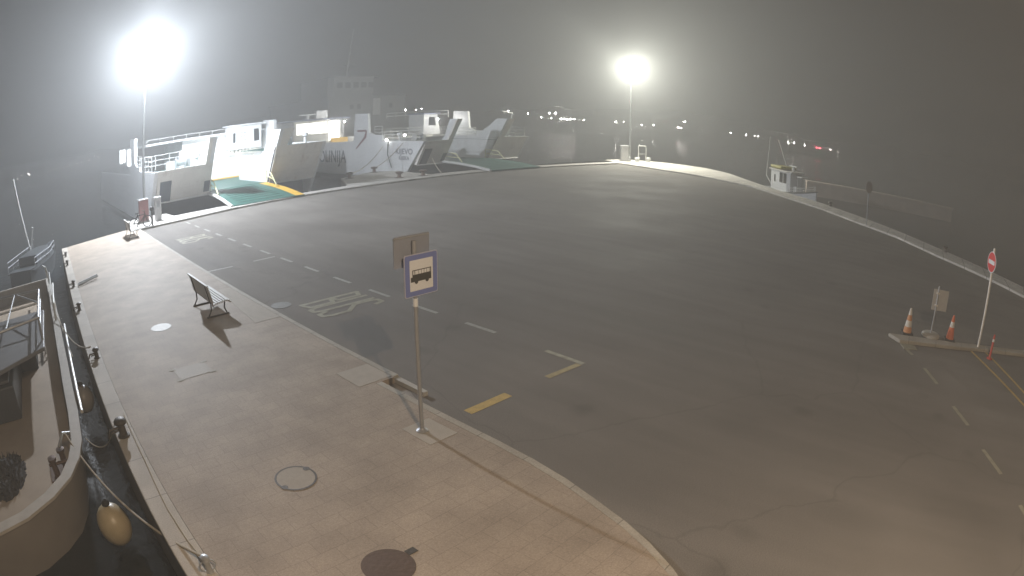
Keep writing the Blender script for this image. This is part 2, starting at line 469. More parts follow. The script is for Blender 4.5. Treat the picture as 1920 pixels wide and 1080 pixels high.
# traffic island strip on the right
isl = [(16.55, .75), (16.15, .3), (16.9, -1.75), (17.35, -2.75), (17.75, -3.9), (18.4, -5.6), (18.75, -5.5), (18.1, -3.75), (17.7, -2.6), (17.3, -1.6)]
struct(MB().prism(isl, .003, .11).build("traffic_island", KERB, bevel=.02))
struct(MB().prism([(16.3, .35), (15.75, .1), (15.95, -.35), (16.5, -.15)], .003, .02).build("road_marking", CREAM))

# painted markings
def strokes(lines, wd, m, z=.004, name="road_marking"):
    mb = MB()
    for a, b in lines:
        a, b = Vector((*a, 0)), Vector((*b, 0)); d = (b - a).normalized(); n = Vector((-d.y, d.x, 0)) * wd / 2
        mb.poly([(p.x, p.y, z) for p in (a - n, b - n, b + n, a + n)], [(0, 1, 2, 3)])
    return struct(mb.build(name, m))
yy = 34.9
lane = []
while yy > 9.0:
    lane.append(((9.75, yy), (9.75, max(7.8, yy - 1.0)))); yy -= 2.05
strokes([(a, b) for a, b in lane if not 17.5 < a[1] < 17.9], .12, WPAINT)
strokes([((9.68, 7.75), (9.63, 6.7)), ], .13, CREAM)
strokes([((8.6, 6.83), (9.55, 6.76))], .14, mat("faded_yellow_road_paint", (.33, .26, .12), .6, noise=.5, scale=8), .005)
strokes([((6.5, 6.86), (7.52, 6.85))], .2, YPAINT)
strokes([((6.58, 20.9), (7.7, 20.85)), ((8.68, 20.94), (9.68, 20.97))], .12, WPAINT)
strokes([((15.95, .12), (15.45, -.22)), ((14.65, -.68), (13.74, -1.15)), ((12.6, -1.69), (11.75, -2.16)), ((10.76, -2.6), (9.9, -3.11)), ((8.9, -3.62), (8.0, -4.1)), ((7.0, -4.6), (6.1, -5.1))], .12, CREAM)
strokes([((17.3, -2.42), (13.6, -4.4)), ((13.6, -4.4), (9, -6.9))], .11, YPAINT)
strokes([((17.75, -2.98), (14.7, -4.45)), ((14.7, -4.45), (9.2, -7.3))], .11, YPAINT, .005)
def bus_word(x0, yt, h, w_):
    # letters stand along +X, read from the kerb; B is the farthest
    L = []
    def P(u, v, k): return (x0 + h * v, yt - (k * 1.25 + u) * w_)
    B = [((0, 0), (0, 1)), ((0, 1), (.8, .93)), ((.8, .93), (.8, .57)), ((0, .52), (.8, .57)), ((0, .52), (.95, .45)), ((.95, .45), (.95, .06)), ((.95, .06), (0, 0))]
    U = [((0, 1), (0, .12)), ((0, .12), (.2, 0)), ((.2, 0), (.75, 0)), ((.75, 0), (.95, .12)), ((.95, .12), (.95, 1))]
    S = [((.95, .86), (.75, 1)), ((.75, 1), (.2, 1)), ((.2, 1), (0, .86)), ((0, .86), (0, .62)), ((0, .62), (.95, .4)), ((.95, .4), (.95, .14)), ((.95, .14), (.75, 0)), ((.75, 0), (.2, 0)), ((.2, 0), (0, .14))]
    mb = MB()
    for k, g in enumerate((B, U, S)):
        for i, (a, b) in enumerate(g):
            a = Vector((*P(*a, k), 0)); b = Vector((*P(*b, k), 0)); d = (b - a).normalized(); n = Vector((-d.y, d.x, 0)) * .07
            a -= d * .03; b += d * .03
            z = .004 + .0004 * i
            mb.poly([(p.x, p.y, z) for p in (a - n, b - n, b + n, a + n)], [(0, 1, 2, 3)])
    struct(mb.build("road_marking", CREAM))
bus_word(7.4, 14.5, 1.95, .40)
bus_word(7.55, 29.3, 1.65, .46)

# far shore, low and dark
sh = MB()
prev = None
N = 90
for i in range(N + 1):
    a = R(-55 + 205 * i / N)
    d = 330 + 25 * math.sin(i * .7) + rnd.uniform(-12, 12)
    h = 7 + 6 * abs(math.sin(i * .21)) + rnd.uniform(0, 3.5)
    c = (d * math.cos(a), d * math.sin(a))
    cur = [(c[0] * .97, c[1] * .97, ZW - .5), (c[0] * 1.0, c[1] * 1.0, h * .6), (c[0] * 1.06, c[1] * 1.06, h + ZW), (c[0] * 1.16, c[1] * 1.16, ZW - .5)]
    if prev:
        sh.poly(prev + cur, [(0, 1, 5, 4), (1, 2, 6, 5), (2, 3, 7, 6)])
    prev = cur
struct(sh.build("far_shore", HILL))

# breakwater on the right
bw = MB()
bw.prism([(72.2, 17.5), (79.6, -4.2), (81.0, -4.0), (73.6, 18.0)], -3.0, .05)
bw.prism([(72.0, 17.4), (79.4, -4.5), (81.2, -4.2), (73.8, 18.1)], .05, .30)
tag(bw.build("breakwater", BRICKW), "low dark stone breakwater in the water behind the white fishing boat", "breakwater")

# ================================================================ LAMPS
def lamp_post(x, y, h, z0, label, col, power, npan=2, aim=-90, rad=.28):
    t = thing("lamp_post", (x, y, z0), label, "lamp post")
    MB().lathe([(.16, 0), (.16, .5), (.10, .55), (.055, h)], n=14).build("pole", GALV, t, True)
    MB().lathe([(.26, 0), (.26, .03), (.2, .05)], n=16).build("base_plate", GALV, t)
    b = MB(); b.box((0, 0, h + .02), (1.3, .08, .08)); b.build("crossbar", GALV, t)
    for k in range(npan):
        u = (k - (npan - 1) / 2) * .8
        hd = MB(); hd.box((u, -.1, h + .05), (.46, .36, .10), tilt=Matrix.Rotation(R(22), 3, 'X')); hd.build("floodlight", GALV, t, bevel=.02)
        MB().box((u, -.12, h - .005), (.38, .28, .012), tilt=Matrix.Rotation(R(22), 3, 'X')).build("lens", emitter("floodlight_lens", col, 60, False), t)
    point("lamp_light", (0, -.15, h - .5), power, col, rad, t)
    return t
LL = (7.75, 39.7); LR = (64.2, 39.0)
lamp_post(*LL, 11.9, ZP, "tall floodlight mast beside the left ferry, blue-white glare", COLD, P_LEFT)
lamp_post(*LR, 12.4, ZP, "tall floodlight mast alone at the far pier corner, yellowish glare", PALE, P_RIGHT)
# the street lamp on the near side of the square, just behind the camera
lp = thing("street_lamp", (1.9, -4.2, ZP), "grey street lamp with one amber lantern on the road's near side", "street lamp")
MB().lathe([(.12, 0), (.12, .8), (.07, .9), (.05, 8.2)], n=12).build("pole", GREYP, lp, True)
MB().tube([(0, 0, 8.1), (-.1, .25, 8.45), (-.35, .8, 8.6), (-.6, 1.4, 8.62)], .04).build("arm", GREYP, lp, True)
MB().box((-.7, 1.65, 8.6), (.28, .62, .12), rz=R(22)).build("lantern", GREYP, lp, bevel=.03)
MB().box((-.7, 1.65, 8.53), (.2, .46, .012), rz=R(22)).build("lens", emitter("amber_lens", WARM, 12, False), lp)
sl0 = bpy.data.lights.new("lamp_light", 'SPOT'); sl0.energy = P_WARM; sl0.color = WARM; sl0.shadow_soft_size = .12; sl0.spot_size = R(164); sl0.spot_blend = .4
so0 = bpy.data.objects.new("lamp_light", sl0); COL.objects.link(so0); so0.location = (-.7, 1.65, 8.5); so0.rotation_euler = (R(8), R(-10), 0); so0.parent = lp

# ================================================================ FERRIES
def rail(mb, pts, h=1.0, bars=3, r=.03, post=1.2):
    pts = [Vector(p) for p in pts]
    for i in range(len(pts) - 1):
        a, b = pts[i], pts[i + 1]
        for k in range(bars):
            z = h * (k + 1) / bars
            mb.tube([a + Vector((0, 0, z)), b + Vector((0, 0, z))], r, 6)
        n = max(1, int((b - a).length / post))
        for j in range(n + 1):
            p = a.lerp(b, j / n)
            mb.tube([p, p + Vector((0, 0, h))], r, 6)
    return mb

def ferry(X0, Y0, wd, lw, rw, ztl, ztr, zb, L, label, k=1.0, rake=.62):
    """local axes: u = X from the left side, v = Y back from the bow, z as the world's"""
    t = thing("car_ferry", (X0, Y0, 0), label, "ferry", group="car ferries at the quay")
    dk = zb + .05
    hull = MB()
    hull.prism([(.35, 3.4), (wd - .35, 3.4), (wd - .35, L), (.35, L)], -2.4, zb)
    hull.build("hull", SHIPD, t)
    MB().prism([(.32, 2.4), (wd - .32, 2.4), (wd - .32, L - .5), (.32, L - .5)], zb + .004, dk).build("car_deck", DGREEN, t)
    zh = 5.9
    for s in (0, 1):
        u0, u1 = (0, .3) if s == 0 else (wd - .3, wd)
        zt = ztl if s == 0 else ztr
        prof = [(0, zt), (2.6 * k, -.25), (2.6 * k, -.9), (L, -.9), (L, 2.75), (12.2 * k, 2.75), (12.0 * k, zh), (9.5 * k, zh - .08), (9.25 * k, 3.75), (8.4 * k, 3.5), (8.4 * k, max(3.45, zt + .02)), (6.7 * k, max(3.45, zt + .02)), (6.7 * k, zt)]
        sw = MB().prism(prof, u0, u1, 'x')
        sw.build("side_wall", SHIPW, t)
        # bow plate, raked
        a, b = (.3, lw) if s == 0 else (wd - rw, wd - .3)
        dz = zt - zb
        vb = rake * dz
        bp = MB()
        bp.poly([(a, 0.02, zt), (b, 0.02, zt), (b, vb, zb), (a, vb, zb), (a, .32, zt), (b, .32, zt), (b, vb + .35, zb), (a, vb + .35, zb)],
                [(0, 1, 2, 3), (4, 7, 6, 5), (0, 4, 5, 1), (3, 2, 6, 7), (0, 3, 7, 4), (1, 5, 6, 2)])
        bp.build("bow_plate", SHIPC, t)
        fd = MB().prism([(a, .33), (b, .33), (b, 7.8), (a, 7.8)], zt - .32, zt - .28); fd.build("mooring_deck", DGREEN, t)
        # inner bulwark with the tall horn
        ui = lw if s == 0 else wd - rw
        uu = (ui - .3, ui) if s == 0 else (ui, ui + .3)
        zi = 4.9
        ib = MB().prism([(vb + .1, zb + .05), (0.02 - rake * (zi - zt), zi), (1.0 - rake * (zi - zt) + .5, zi), *(((.9, 3.3), (1.6, 2.6), (8.2, 2.6)) if s == 0 else ((2.6, 3.3), (3.4, 3.0), (8.2, 3.0))), (8.2, zb + .05)], *uu, 'x')
        ib.build("inner_bulwark", SHIPW, t)
        uh = (ui - .62, ui - .3) if s == 0 else (ui + .3, ui + 1.2)
        hp = MB().poly([(uh[0], .03 - rake * (zi - zt) , zi), (uh[1], .03 - rake * (zi - zt), zi), (uh[1] - (.3 if s else 0), 0.03, zt + .002), (uh[0], 0.03, zt + .002),
                        (uh[0], .25 - rake * (zi - zt), zi), (uh[1], .25 - rake * (zi - zt), zi), (uh[1] - (.3 if s else 0), .28, zt + .002), (uh[0], .28, zt + .002)],
                       [(0, 1, 2, 3), (4, 7, 6, 5), (0, 4, 5, 1), (3, 2, 6, 7), (0, 3, 7, 4), (1, 5, 6, 2)])
        hp.build("horn_plate", SHIPC, t)
        rb = MB(); rail(rb, [(uu[0] if s == 0 else uu[1], vb + .3, zb), (uu[0] if s == 0 else uu[1], -1.6, zb - .35)], .75, 2, .05, 1.6)
    # fairlead slot low in the left bow plate
    sl = MB()
    def onplate(u, z, off): return (u, rake * (ztl - z) + .02 - off, z)
    zs0, zs1 = zb + .03, zb + (ztl - zb) * .66
    u0, u1 = .55, 1.5
    vs = [onplate(u0, zs0, .02), onplate(u1, zs0, .02), onplate(u1, zs1, .02), onplate(u0, zs1, .02)] + [onplate(u0, zs0, -.01), onplate(u1, zs0, -.01), onplate(u1, zs1, -.01), onplate(u0, zs1, -.01)]
    sl.poly(vs, [(0, 1, 2, 3), (4, 5, 6, 7), (0, 1, 5, 4), (1, 2, 6, 5), (2, 3, 7, 6), (3, 0, 4, 7)])
    sl.build("anchor_pocket", SHIPD, t)
    sl2 = MB()
    u0, u1 = lw - .55, lw - .05; z0, z1 = zb + .2, zb + 1.0
    sl2.poly([onplate(u0, z0, .02), onplate(u1, z0, .02), onplate(u1, z1, .02), onplate(u0, z1, .02), onplate(u0, z0, -.01), onplate(u1, z0, -.01), onplate(u1, z1, -.01), onplate(u0, z1, -.01)],
             [(0, 1, 2, 3), (4, 5, 6, 7), (0, 1, 5, 4), (1, 2, 6, 5), (2, 3, 7, 6), (3, 0, 4, 7)])
    sl2.build("fairlead", SHIPD, t)
    # pale rubbing strake under the plates
    for a, b, zt in ((.3, lw, ztl), (wd - rw, wd - .3, ztr)):
        v = rake * (zt - zb) - .05
        MB().tube([(a, v, zb - .03), (b, v, zb - .03)], .06, 8).build("rubbing_strake", RAILW, t)
    return t

def ramp(t, uL, uR, fL, fR, vh, vf, zh, zf, fender=True, stripe=True):
    """car ramp from the hinge (v=vh) to the foot (v=vf) on the quay, in the ferry's axes"""
    n = 10
    r = MB(); top = []
    for i in range(n + 1):
        s = i / n
        ul = uL + (fL - uL) * s; ur = uR + (fR - uR) * s; v = vh + (vf - vh) * s
        z = zh + (zf - zh) * (s ** .9) + .12 * math.sin(math.pi * s)
        top.append((ul, ur, v, z))
    vs = []
    for (ul, ur, v, z) in top:
        vs += [(ul, v, z), (ur, v, z), (ur, v, z - .12), (ul, v, z - .12)]
    fs = [(0, 1, 2, 3), (4 * n, 4 * n + 1, 4 * n + 2, 4 * n + 3)]
    for i in range(n):
        a = 4 * i
        for k in range(4):
            fs.append((a + k, a + (k + 1) % 4, a + 4 + (k + 1) % 4, a + 4 + k))
    rp = r.poly(vs, fs).build("car_ramp", DGREEN, t)
    if stripe:
        sp = MB()
        for i in range(n):
            (l0, r0, v0, z0), (l1, r1, v1, z1) = top[i], top[i + 1]
            sp.poly([(r0 - .75, v0, z0 + .006), (r0 - .03, v0, z0 + .006), (r1 - .03, v1, z1 + .006), (r1 - .75, v1, z1 + .006)], [(0, 1, 2, 3)])
        o = sp.build("edge_stripe", YSHIP, rp)
    if fender:
        MB().tube([(l - .12, v, z - .02) for l, _, v, z in top], .13, 10).build("edge_fender", RAILW, rp, True)
    cl = MB()
    for i in range(1, n):
        l, rr_, v, z = top[i]
        cl.box(((l + rr_) / 2 - .4, v, z + .012), (rr_ - l - 2.0, .05, .016))
    cl.build("cleats", PYELL if False else DARKM, rp)
    # pipe supports both sides
    for u, s in ((uL + .15, 1), (uR - .15, 1)):
        p = MB()
        l, rr_, v1, z1 = top[3]
        p.tube([(u, vh - .2, zh + .05), (u, vh - .2, zh + .95), (u, v1 + .3, z1 + .85), (u, v1 - .6, z1 + .05)], .05, 8)
        p.tube([(u, vh - .2, zh + .5), (u, v1 - .1, z1 + .45)], .04, 8)
        p.build("ramp_rail", PYELL, rp)
    return rp

# ---- left ferry
F1 = ferry(8.74, 40.0, 14.6, 4.85, 4.4, 3.08, 3.65, .85, 42, "left car ferry with brightly lit white deckhouse and yellow-edged green ramp", 1.0, .55)
ramp(F1, 4.9, 10.1, 5.3, 11.0, 1.6, -3.0, .95, .17)
# deckhouse across the car deck
dh = MB()
dh.bb((5.6, 12.0, .9), (14.2, 20, 4.95))
dh.build("deckhouse", SHIPW, F1)
MB().bb((1.6, 11.3, 4.96), (14.3, 24, 5.14)).build("boat_deck", SHIPW, F1)
MB().bb((4.9, 11.88, 2.95), (14.0, 12.0, 3.07)).build("deckhouse_trim", SHIPC, F1)
MB().bb((4.9, 11.6, .93), (14.0, 12.0, 1.03)).build("deck_sill", YSHIP, F1)
whs = MB(); whs.prism([(10.2, 10.6), (13.5, 10.6), (13.7, 12.0), (10.2, 12.0)], 3.5, 5.6); wh = whs.build("wheelhouse", SHIPW, F1)
MB().prism([(10.0, 10.4), (13.8, 10.4), (14.0, 12.4), (10.0, 12.4)], 5.62, 5.74).build("wheelhouse_roof", SHIPW, F1)
MB().prism([(12.75, 4.05), (13.3, 4.1), (13.2, 5.2), (12.7, 5.2)], 10.57, 10.6, 'y').build("window", GLASS, F1)
MB().prism([(10.5, 4.1), (10.75, 4.1), (10.75, 5.0), (10.5, 5.0)], 10.57, 10.6, 'y').build("window", GLASS, F1)
MB().bb((12.75, 11.95, 1.1), (13.35, 12.0, 2.85)).build("door", SHIPC, F1)
for i, (a, b) in enumerate(((11.3, 4.9), (11.65, 4.9), (11.3, 4.55), (11.62, 4.6), (11.35, 4.2), (11.7, 4.25))):
    MB().bb((a, 10.56, b), (a + .2, 10.6, b + .1)).build("notice", GREYP, F1)
for i in range(9):
    x = 10.2 + i * .38
    MB().bb((x, 11.2, 3.1), (x + .26, 11.5, 3.42)).build("life_raft_case", SHIPC, F1)
rr = MB(); rail(rr, [(1.7, 11.4, 5.14), (10, 11.4, 5.14)], .35, 1, .03); rr.build("railing", RAILW, F1)
rr = MB(); rail(rr, [(.2, 2.0, 3.1), (.2, 9.0, 3.3)], 1.0, 3); rail(rr, [(.4, 7.9, 2.9), (4.6, 7.9, 2.9)], 1.2, 3); rr.build("railing", RAILW, F1)
# mooring gear on the left bow deck
def winch(x, y, z, t):
    m = MB(); m.bb((x - .5, y - .3, z), (x + .5, y + .3, z + .25)); m.lathe([(.42, -.45), (.42, -.4), (.24, -.38), (.24, .38), (.42, .4), (.42, .45)], (x, y, z + .55), 14, 'x'); m.bb((x + .5, y - .3, z), (x + .8, y + .3, z + .8)); m.build("mooring_winch", GALV, t)
winch(3.0, 3.2, 2.8, F1)
winch(12.2, 3.2, 3.37, F1)
for p_ in ((4.1, 2.0, 2.8), (11.4, 1.6, 3.37), (13.7, 1.9, 3.37)):
    MB().lathe([(.13, 0), (.13, .75), (.26, .8), (.24, 1.03), (.05, 1.08)], p_).build("vent", SHIPW, F1)
for (a, b, c, d) in ((3.3, 4.3, 3.5, 4.2), (2.2, 4.8, 2.8, 3.5)):
    MB().bb((a, b, 2.8), (c + .4, b + .5, d)).build("deck_locker", SHIPW, F1)
# lit openings along its left side
for (y0, y1, a, b) in ((51.5, 53.8, 3.55, 5.0), (55.6, 57.2, 3.9, 5.1), (57.6, 59.4, 3.8, 5.1)):
    MB().prism([(y0 - 40, a), (y1 - 40, a), (y1 - 40, b), (y0 - 40, b)], -.03, .02, 'x').build("cabin_window", LITC, F1)
MB().prism([(12.2, 2.76), (20, 2.76), (20, 5.14), (12.2, 5.14)], .05, .3, 'x').build("side_wall", SHIPW, F1)
for x, y, z, p in ((8.8, 9.2, 4.2, 420), (12.2, 9.6, 2.75, 320)):
    MB().ball((x, y, z), .09).build("deck_lamp", BULB, F1)
    point("deck_light", (x, y - .12, z - .12), p, (.93, .97, 1), .12, F1)

# ---- right ferry with its name on the bow flare
F2 = ferry(36.36, 44.0, 14.9, 3.7, 4.9, 2.82, 2.92, .48, 62, "right car ferry with ship's name on its white bow flare", 1.0, .62)
ramp(F2, 3.75, 9.95, 2.9, 9.6, 1.9, -5.9, .62, .18, True, False)
def side_mtx(y, z, sx=1.0, sy=1.0):   # lettering on the left side: reads from +Y (far) to -Y (bow)
    m = Matrix(((0, 0, -1), (-1, 0, 0), (0, 1, 0))).to_4x4()
    m = m @ Matrix.Diagonal((sx, sy, 1, 1))
    m.translation = (-.006, y, z)
    return m
text_mesh("KIJEVO", "ship_name", .78, LETTER, F2, side_mtx(3.05, 1.75, 1.15))
text_mesh("RIJEKA", "home_port", .52, LETTER, F2, side_mtx(3.05, 1.1, 1.1))
text_mesh("JADROLINIJA", "company_name", 2.0, LETTER, F2, side_mtx(19.0, 1.0, .9))
em = MB()
def sidepoly(pts): em.prism(pts, -.008, .0, 'x')
sidepoly([(11.5, 4.05), (9.75, 4.05), (9.75, 3.85), (11.4, 3.85)])
sidepoly([(9.75, 4.05), (9.55, 3.9), (9.7, 3.2), (11.6, 1.95), (11.75, 2.05), (10.1, 3.3)])
em.build("bow_emblem", EMBLEM, F2)
# superstructure, wheelhouse with lit windows
MB().bb((1.2, 37.6, 2.0), (14.5, 52, 5.75)).build("deckhouse", SHIPW, F2)
MB().bb((.9, 36.0, 5.76), (14.6, 52.5, 5.95)).build("bridge_deck", BLUEGREY, F2)
MB().bb((4.0, 35.2, 2.2), (10.2, 37.58, 5.7)).build("wheelhouse", SHIPC, F2)
for i, (a, b) in enumerate(((4.5, 5.05), (5.15, 6.75), (6.95, 8.2), (8.35, 9.95))):
    MB().prism([(a, 3.7), (b, 3.7), (b - (.25 if i == 3 else 0), 5.35), (a, 5.35)], 35.16, 35.2, 'y').build("window", LITW, F2)
MB().prism([(10.6, 2.4), (13.7, 2.4), (13.7, 5.45), (10.45, 5.45)], 37.54, 37.6, 'y').build("wall_glow_panel", LITW, F2)  # glowing panel stands in for the deckhouse wall lit by deck lamps
lz = MB(); lz.bb((11.4, 36.2, 2.0), (16.0 - 1.6, 36.6, 2.75)); lz.build("deck_locker", YSHIP, F2)
for a in (13.85, 14.15):
    MB().bb((a, 37.5, 3.4), (a + .12, 37.6, 5.4)).build("shutter", GALV, F2)
rt = MB(); rt.bb((5.6, 36.5, 6.6), (8.6, 36.8, 6.75)); rt.bb((8.6, 36.3, 5.96), (10.6, 37.0, 7.2)); rt.lathe([(.3, 5.96), (.3, 6.5), (.15, 6.6)], (7.1, 36.6, 0)); rt.build("radar_scanner", SHIPW, F2)
# small control cabin on the far side
MB().poly([(11.9, 14.5, 3.0), (14.6, 14.5, 3.0), (14.1, 14.5, 5.55), (11.9, 14.5, 5.55), (11.9, 17.5, 3.0), (14.6, 17.5, 3.0), (14.3, 17.5, 5.55), (11.9, 17.5, 5.55)],
          [(0, 1, 2, 3), (4, 7, 6, 5), (0, 4, 5, 1), (1, 5, 6, 2), (2, 6, 7, 3), (3, 7, 4, 0)]).build("control_cabin", SHIPW, F2)
MB().prism([(12.7, 4.15), (13.85, 4.1), (13.6, 5.2), (12.75, 5.2)], 14.45, 14.5, 'y').build("window", GLASS, F2)
MB().bb((11.7, 14.2, 5.56), (14.4, 17.7, 5.72)).build("cabin_roof", BLUEGREY, F2)
MB().bb((3.7, 12.5, 2.75), (14.6, 18, 2.95)).build("upper_deck", SHIPC, F2)
rr = MB()
rail(rr, [(.15, 6.9, 3.46), (.15, 8.3, 3.46)], .9, 3); rail(rr, [(.15, .8, 2.84), (.15, 6.5, 2.84)], 1.0, 3); rail(rr, [(14.75, .6, 2.94), (14.75, 6.4, 2.94)], 1.0, 3)
rail(rr, [(4.2, 12.7, 2.95), (14.5, 12.7, 2.95)], 1.0, 3); rail(rr, [(.5, 7.9, 2.6), (3.4, 7.9, 2.6)], 1.1, 3); rail(rr, [(10.4, 7.9, 2.7), (14.4, 7.9, 2.7)], 1.1, 3)
rr.build("railing", RAILW, F2)
rr = MB(); rail(rr, [(14.6, 13, 5.1), (14.6, 26, 5.1)], .9, 2, .05, 2.0); rr.build("railing", RAILW, F2)
winch(2.0, 3.4, 2.55, F2); winch(12.6, 3.4, 2.62, F2)
for p_ in ((1.1, 5.2, 2.5), (13.6, 5.4, 2.6)):
    MB().lathe([(.14, 0), (.14, .8), (.26, .85), (.24, 1.1), (.05, 1.15)], p_).build("vent", SHIPW, F2)
dv = MB(); dv.tube([(13.2, 1.8, 2.7), (13.0, 1.2, 4.0), (12.8, .7, 5.5)], .09, 8); dv.tube([(12.8, .7, 5.5), (11.2, .7, 5.7)], .08, 8); dv.tube([(13.0, 1.2, 4.0), (13.7, 1.9, 4.4)], .05, 8); dv.build("davit", RAILW, F2)
for x, y, z, p in ((12.0, 33.5, 5.2, 900), (12.6, 12.6, 4.9, 330)):
    MB().ball((x, y, z), .09).build("deck_lamp", BULB, F2)
    point("deck_light", (x, y - .14, z - .05), p, (1, .98, .93), .12, F2)
for x, y, z in ((-.25, 5.6, 2.95), (2.6, 6.3, 3.3)):
    MB().ball((x, y, z), .13).build("deck_lamp", BULB, F2)
rb = MB(); rb.tube([(-.08, 5.6, 2.8), (-.3, 5.4, 1.5), (-.35, 4.6, .15)], .045, 8); rb.build("hawser", DARKM, F2)

# ---- large unlit ship behind
SHIPF = mat("grey_ship_paint", (.34, .35, .35), .5, noise=.15, scale=.4)
DIMW = mat("dim_window", (.10, .105, .11), .4)
F3 = thing("large_ship", (60.0, 104, 0), "large unlit ship with mast, looming faintly behind the ferries", "ship")
MB().prism([(-2, 4), (3, -2), (21, -2), (24, 4), (24, 50), (-2, 50)], -2.4, 6.2).build("hull", SHIPF, F3)
MB().bb((1.3, .5, 6.2), (20.8, 30, 10.4)).build("deckhouse", SHIPF, F3)
MB().bb((.9, .2, 10.41), (21.0, 30, 10.65)).build("bridge_deck", SHIPF, F3)
MB().prism([(1.8, 2), (2.6, .8), (12.6, .8), (13.4, 2), (13.4, 14), (1.8, 14)], 10.66, 14.6).build("bridge", SHIPF, F3)
MB().bb((1.4, .4, 14.61), (13.8, 14, 14.85)).build("bridge_roof", SHIPF, F3)
for x in (3.4, 5.4, 7.4, 9.4, 11.2):
    MB().bb((x, .74, 12.4), (x + 1.3, .8, 13.6)).build("bridge_window", DIMW, F3)
for x in (6.5, 8.3, 16.5):
    MB().bb((x, .44, 7.8), (x + .9, .5, 8.8)).build("window", DIMW, F3)
MB().bb((12.3, .42, 6.4), (14.2, .5, 10.0)).build("door", mat("pale_door", (.85, .86, .86), .5), F3)
mm = MB(); mm.tube([(7.6, 4, 14.8), (8.9, 4, 26)], .32, 10, .08); mm.tube([(7.0, 4, 20.8), (9.7, 4, 21.2)], .09); mm.tube([(6.6, 4, 17.6), (9.6, 4, 17.6)], .12); mm.build("mast", SHIPF, F3)
MB().prism([(15, 12), (19, 12), (19, 18), (15, 18)], 10.66, 14).build("funnel", SHIPD, F3)

# ================================================================ RIGHT FISHING BOAT
def boat_hull(stations, m, name, parent, zbot=-.5):
    """stations: list of (y, half beam at rail, rail z, half beam at water, water z)"""
    mb = MB(); prev = None
    for (y, hb, zr, hw, zw) in stations:
        cur = [(-hb, y, zr), (-(hb + hw) / 2 * 1.04, y, (zr + zw) / 2), (-hw, y, zw), (hw, y, zw), ((hb + hw) / 2 * 1.04, y, (zr + zw) / 2), (hb, y, zr)]
        o = len(mb.v); mb.v += cur
        if prev is not None:
            for k in range(5): mb.f.append((prev + k, prev + k + 1, o + k + 1, o + k))
        else:
            mb.f.append(tuple(range(o, o + 6)))
        prev = o
    mb.f.append(tuple(range(prev, prev + 6)))
    return mb.build(name, m, parent, True)
fb = thing("fishing_boat", (56.1, 15.2, ZW), "small white fishing boat with olive awning and two thin masts", "boat", rz=R(141))
boat_hull([(-3.9, 1.0, 1.5, .85, -.3), (-3, 1.25, 1.4, 1.1, -.4), (0, 1.35, 1.4, 1.15, -.4), (2, 1.15, 1.6, .75, -.4), (3.4, .6, 1.85, .3, -.3), (4.3, .06, 2.1, .03, .0)], SHIPW, "hull", fb)
MB().prism([(-1.2, -3.6), (1.2, -3.6), (1.25, 0), (1.0, 2), (.5, 3.3), (-.5, 3.3), (-1.0, 2), (-1.25, 0)], 1.36, 1.42).build("deck", SHIPC, fb)
cab = MB().prism([(-.95, -2.6), (.95, -2.6), (.95, .3), (.75, .7), (-.75, .7), (-.95, .3)], 1.42, 3.35).build("cabin", SHIPW, fb)
MB().prism([(-1.1, -2.8), (1.1, -2.8), (1.1, .5), (.85, 1.0), (-.85, 1.0), (-1.1, .5)], 3.36, 3.46).build("cabin_roof", SHIPC, fb)
for (y0, y1) in ((-1.0, -.42), (-.3, .27)):
    for s in (-1, 1):
        MB().bb((s * .955 - .01, y0, 2.25), (s * .955 + .01, y1, 3.2)).build("window", GLASS, fb)
MB().bb((-.5, -2.63, 1.5), (.1, -2.6, 3.0)).build("cabin_door", GREYP, fb)
for s in (-1, 1):
    MB().bb((s * .955 - .012, -2.0, 2.2), (s * .955 + .012, -1.75, 2.9)).build("window", GLASS, fb)
aw = MB().prism([(-.9, -2.9), (.9, -2.9), (1.0, -.7), (-1.0, -.7)], 3.52, 3.8); aw.build("awning", OLIVE, fb, bevel=.08)
ms = MB(); ms.tube([(0, -5.0, 2.5), (0, -4.35, 6.5)], .05, 8, .03); ms.tube([(0, -3.8, 1.6), (0, -5.0, 2.5)], .05); ms.build("mast", RAILW, fb)
ms = MB(); ms.tube([(0, -.9, 3.5), (-.1, -2.9, 6.3)], .05, 8, .03); ms.build("mast", RAILW, fb)
MB().tube([(0, -2.7, 3.55), (0, -3.9, 3.6)], .14, 10).build("rolled_sail", RAILW, fb)
rd = MB(); rd.lathe([(.12, 0), (.2, .25), (.05, .45)], (.1, .3, 3.47)); rd.box((.1, .3, 3.98), (.22, 1.3, .1)); rd.build("radar", RAILW, fb)
MB().tube([(0, .0, 3.5), (0, .0, 5.0)], .018).build("aerial", RAILW, fb)
MB().tube([(.4, -2.4, 3.5), (.4, -2.4, 4.6)], .018).build("aerial", RAILW, fb)
sl_ = MB(); sl_.bb((-.5, 1.5, 3.05), (.5, 2.3, 3.15)); sl_.tube([(-.45, 1.6, 1.5), (-.45, 1.6, 3.1)], .03); sl_.tube([(.45, 1.6, 1.5), (.45, 1.6, 3.1)], .03); sl_.build("wheel_shelter", RAILW, fb)
rl = MB(); rail(rl, [(-1.15, 1.0, 1.5), (-.8, 2.6, 1.65), (0, 4.1, 2.1)], .45, 2, .025, .8); rail(rl, [(1.15, 1.0, 1.5), (.8, 2.6, 1.65), (0, 4.1, 2.1)], .45, 2, .025, .8); rl.build("railing", RAILW, fb)
MB().bb((-.45, .9, 1.42), (.45, 1.4, 2.1)).build("engine_box", SHIPW, fb)
sk = MB()
for s in (-1, 1):
    sk.tube([(s * 1.02, -3.9, 1.48), (s * 1.36, 0, 1.4), (s * 1.16, 2, 1.6), (s * .62, 3.4, 1.85), (s * .05, 4.33, 2.1)], .05, 8)
sk.build("rubbing_strake", DARKM, fb)

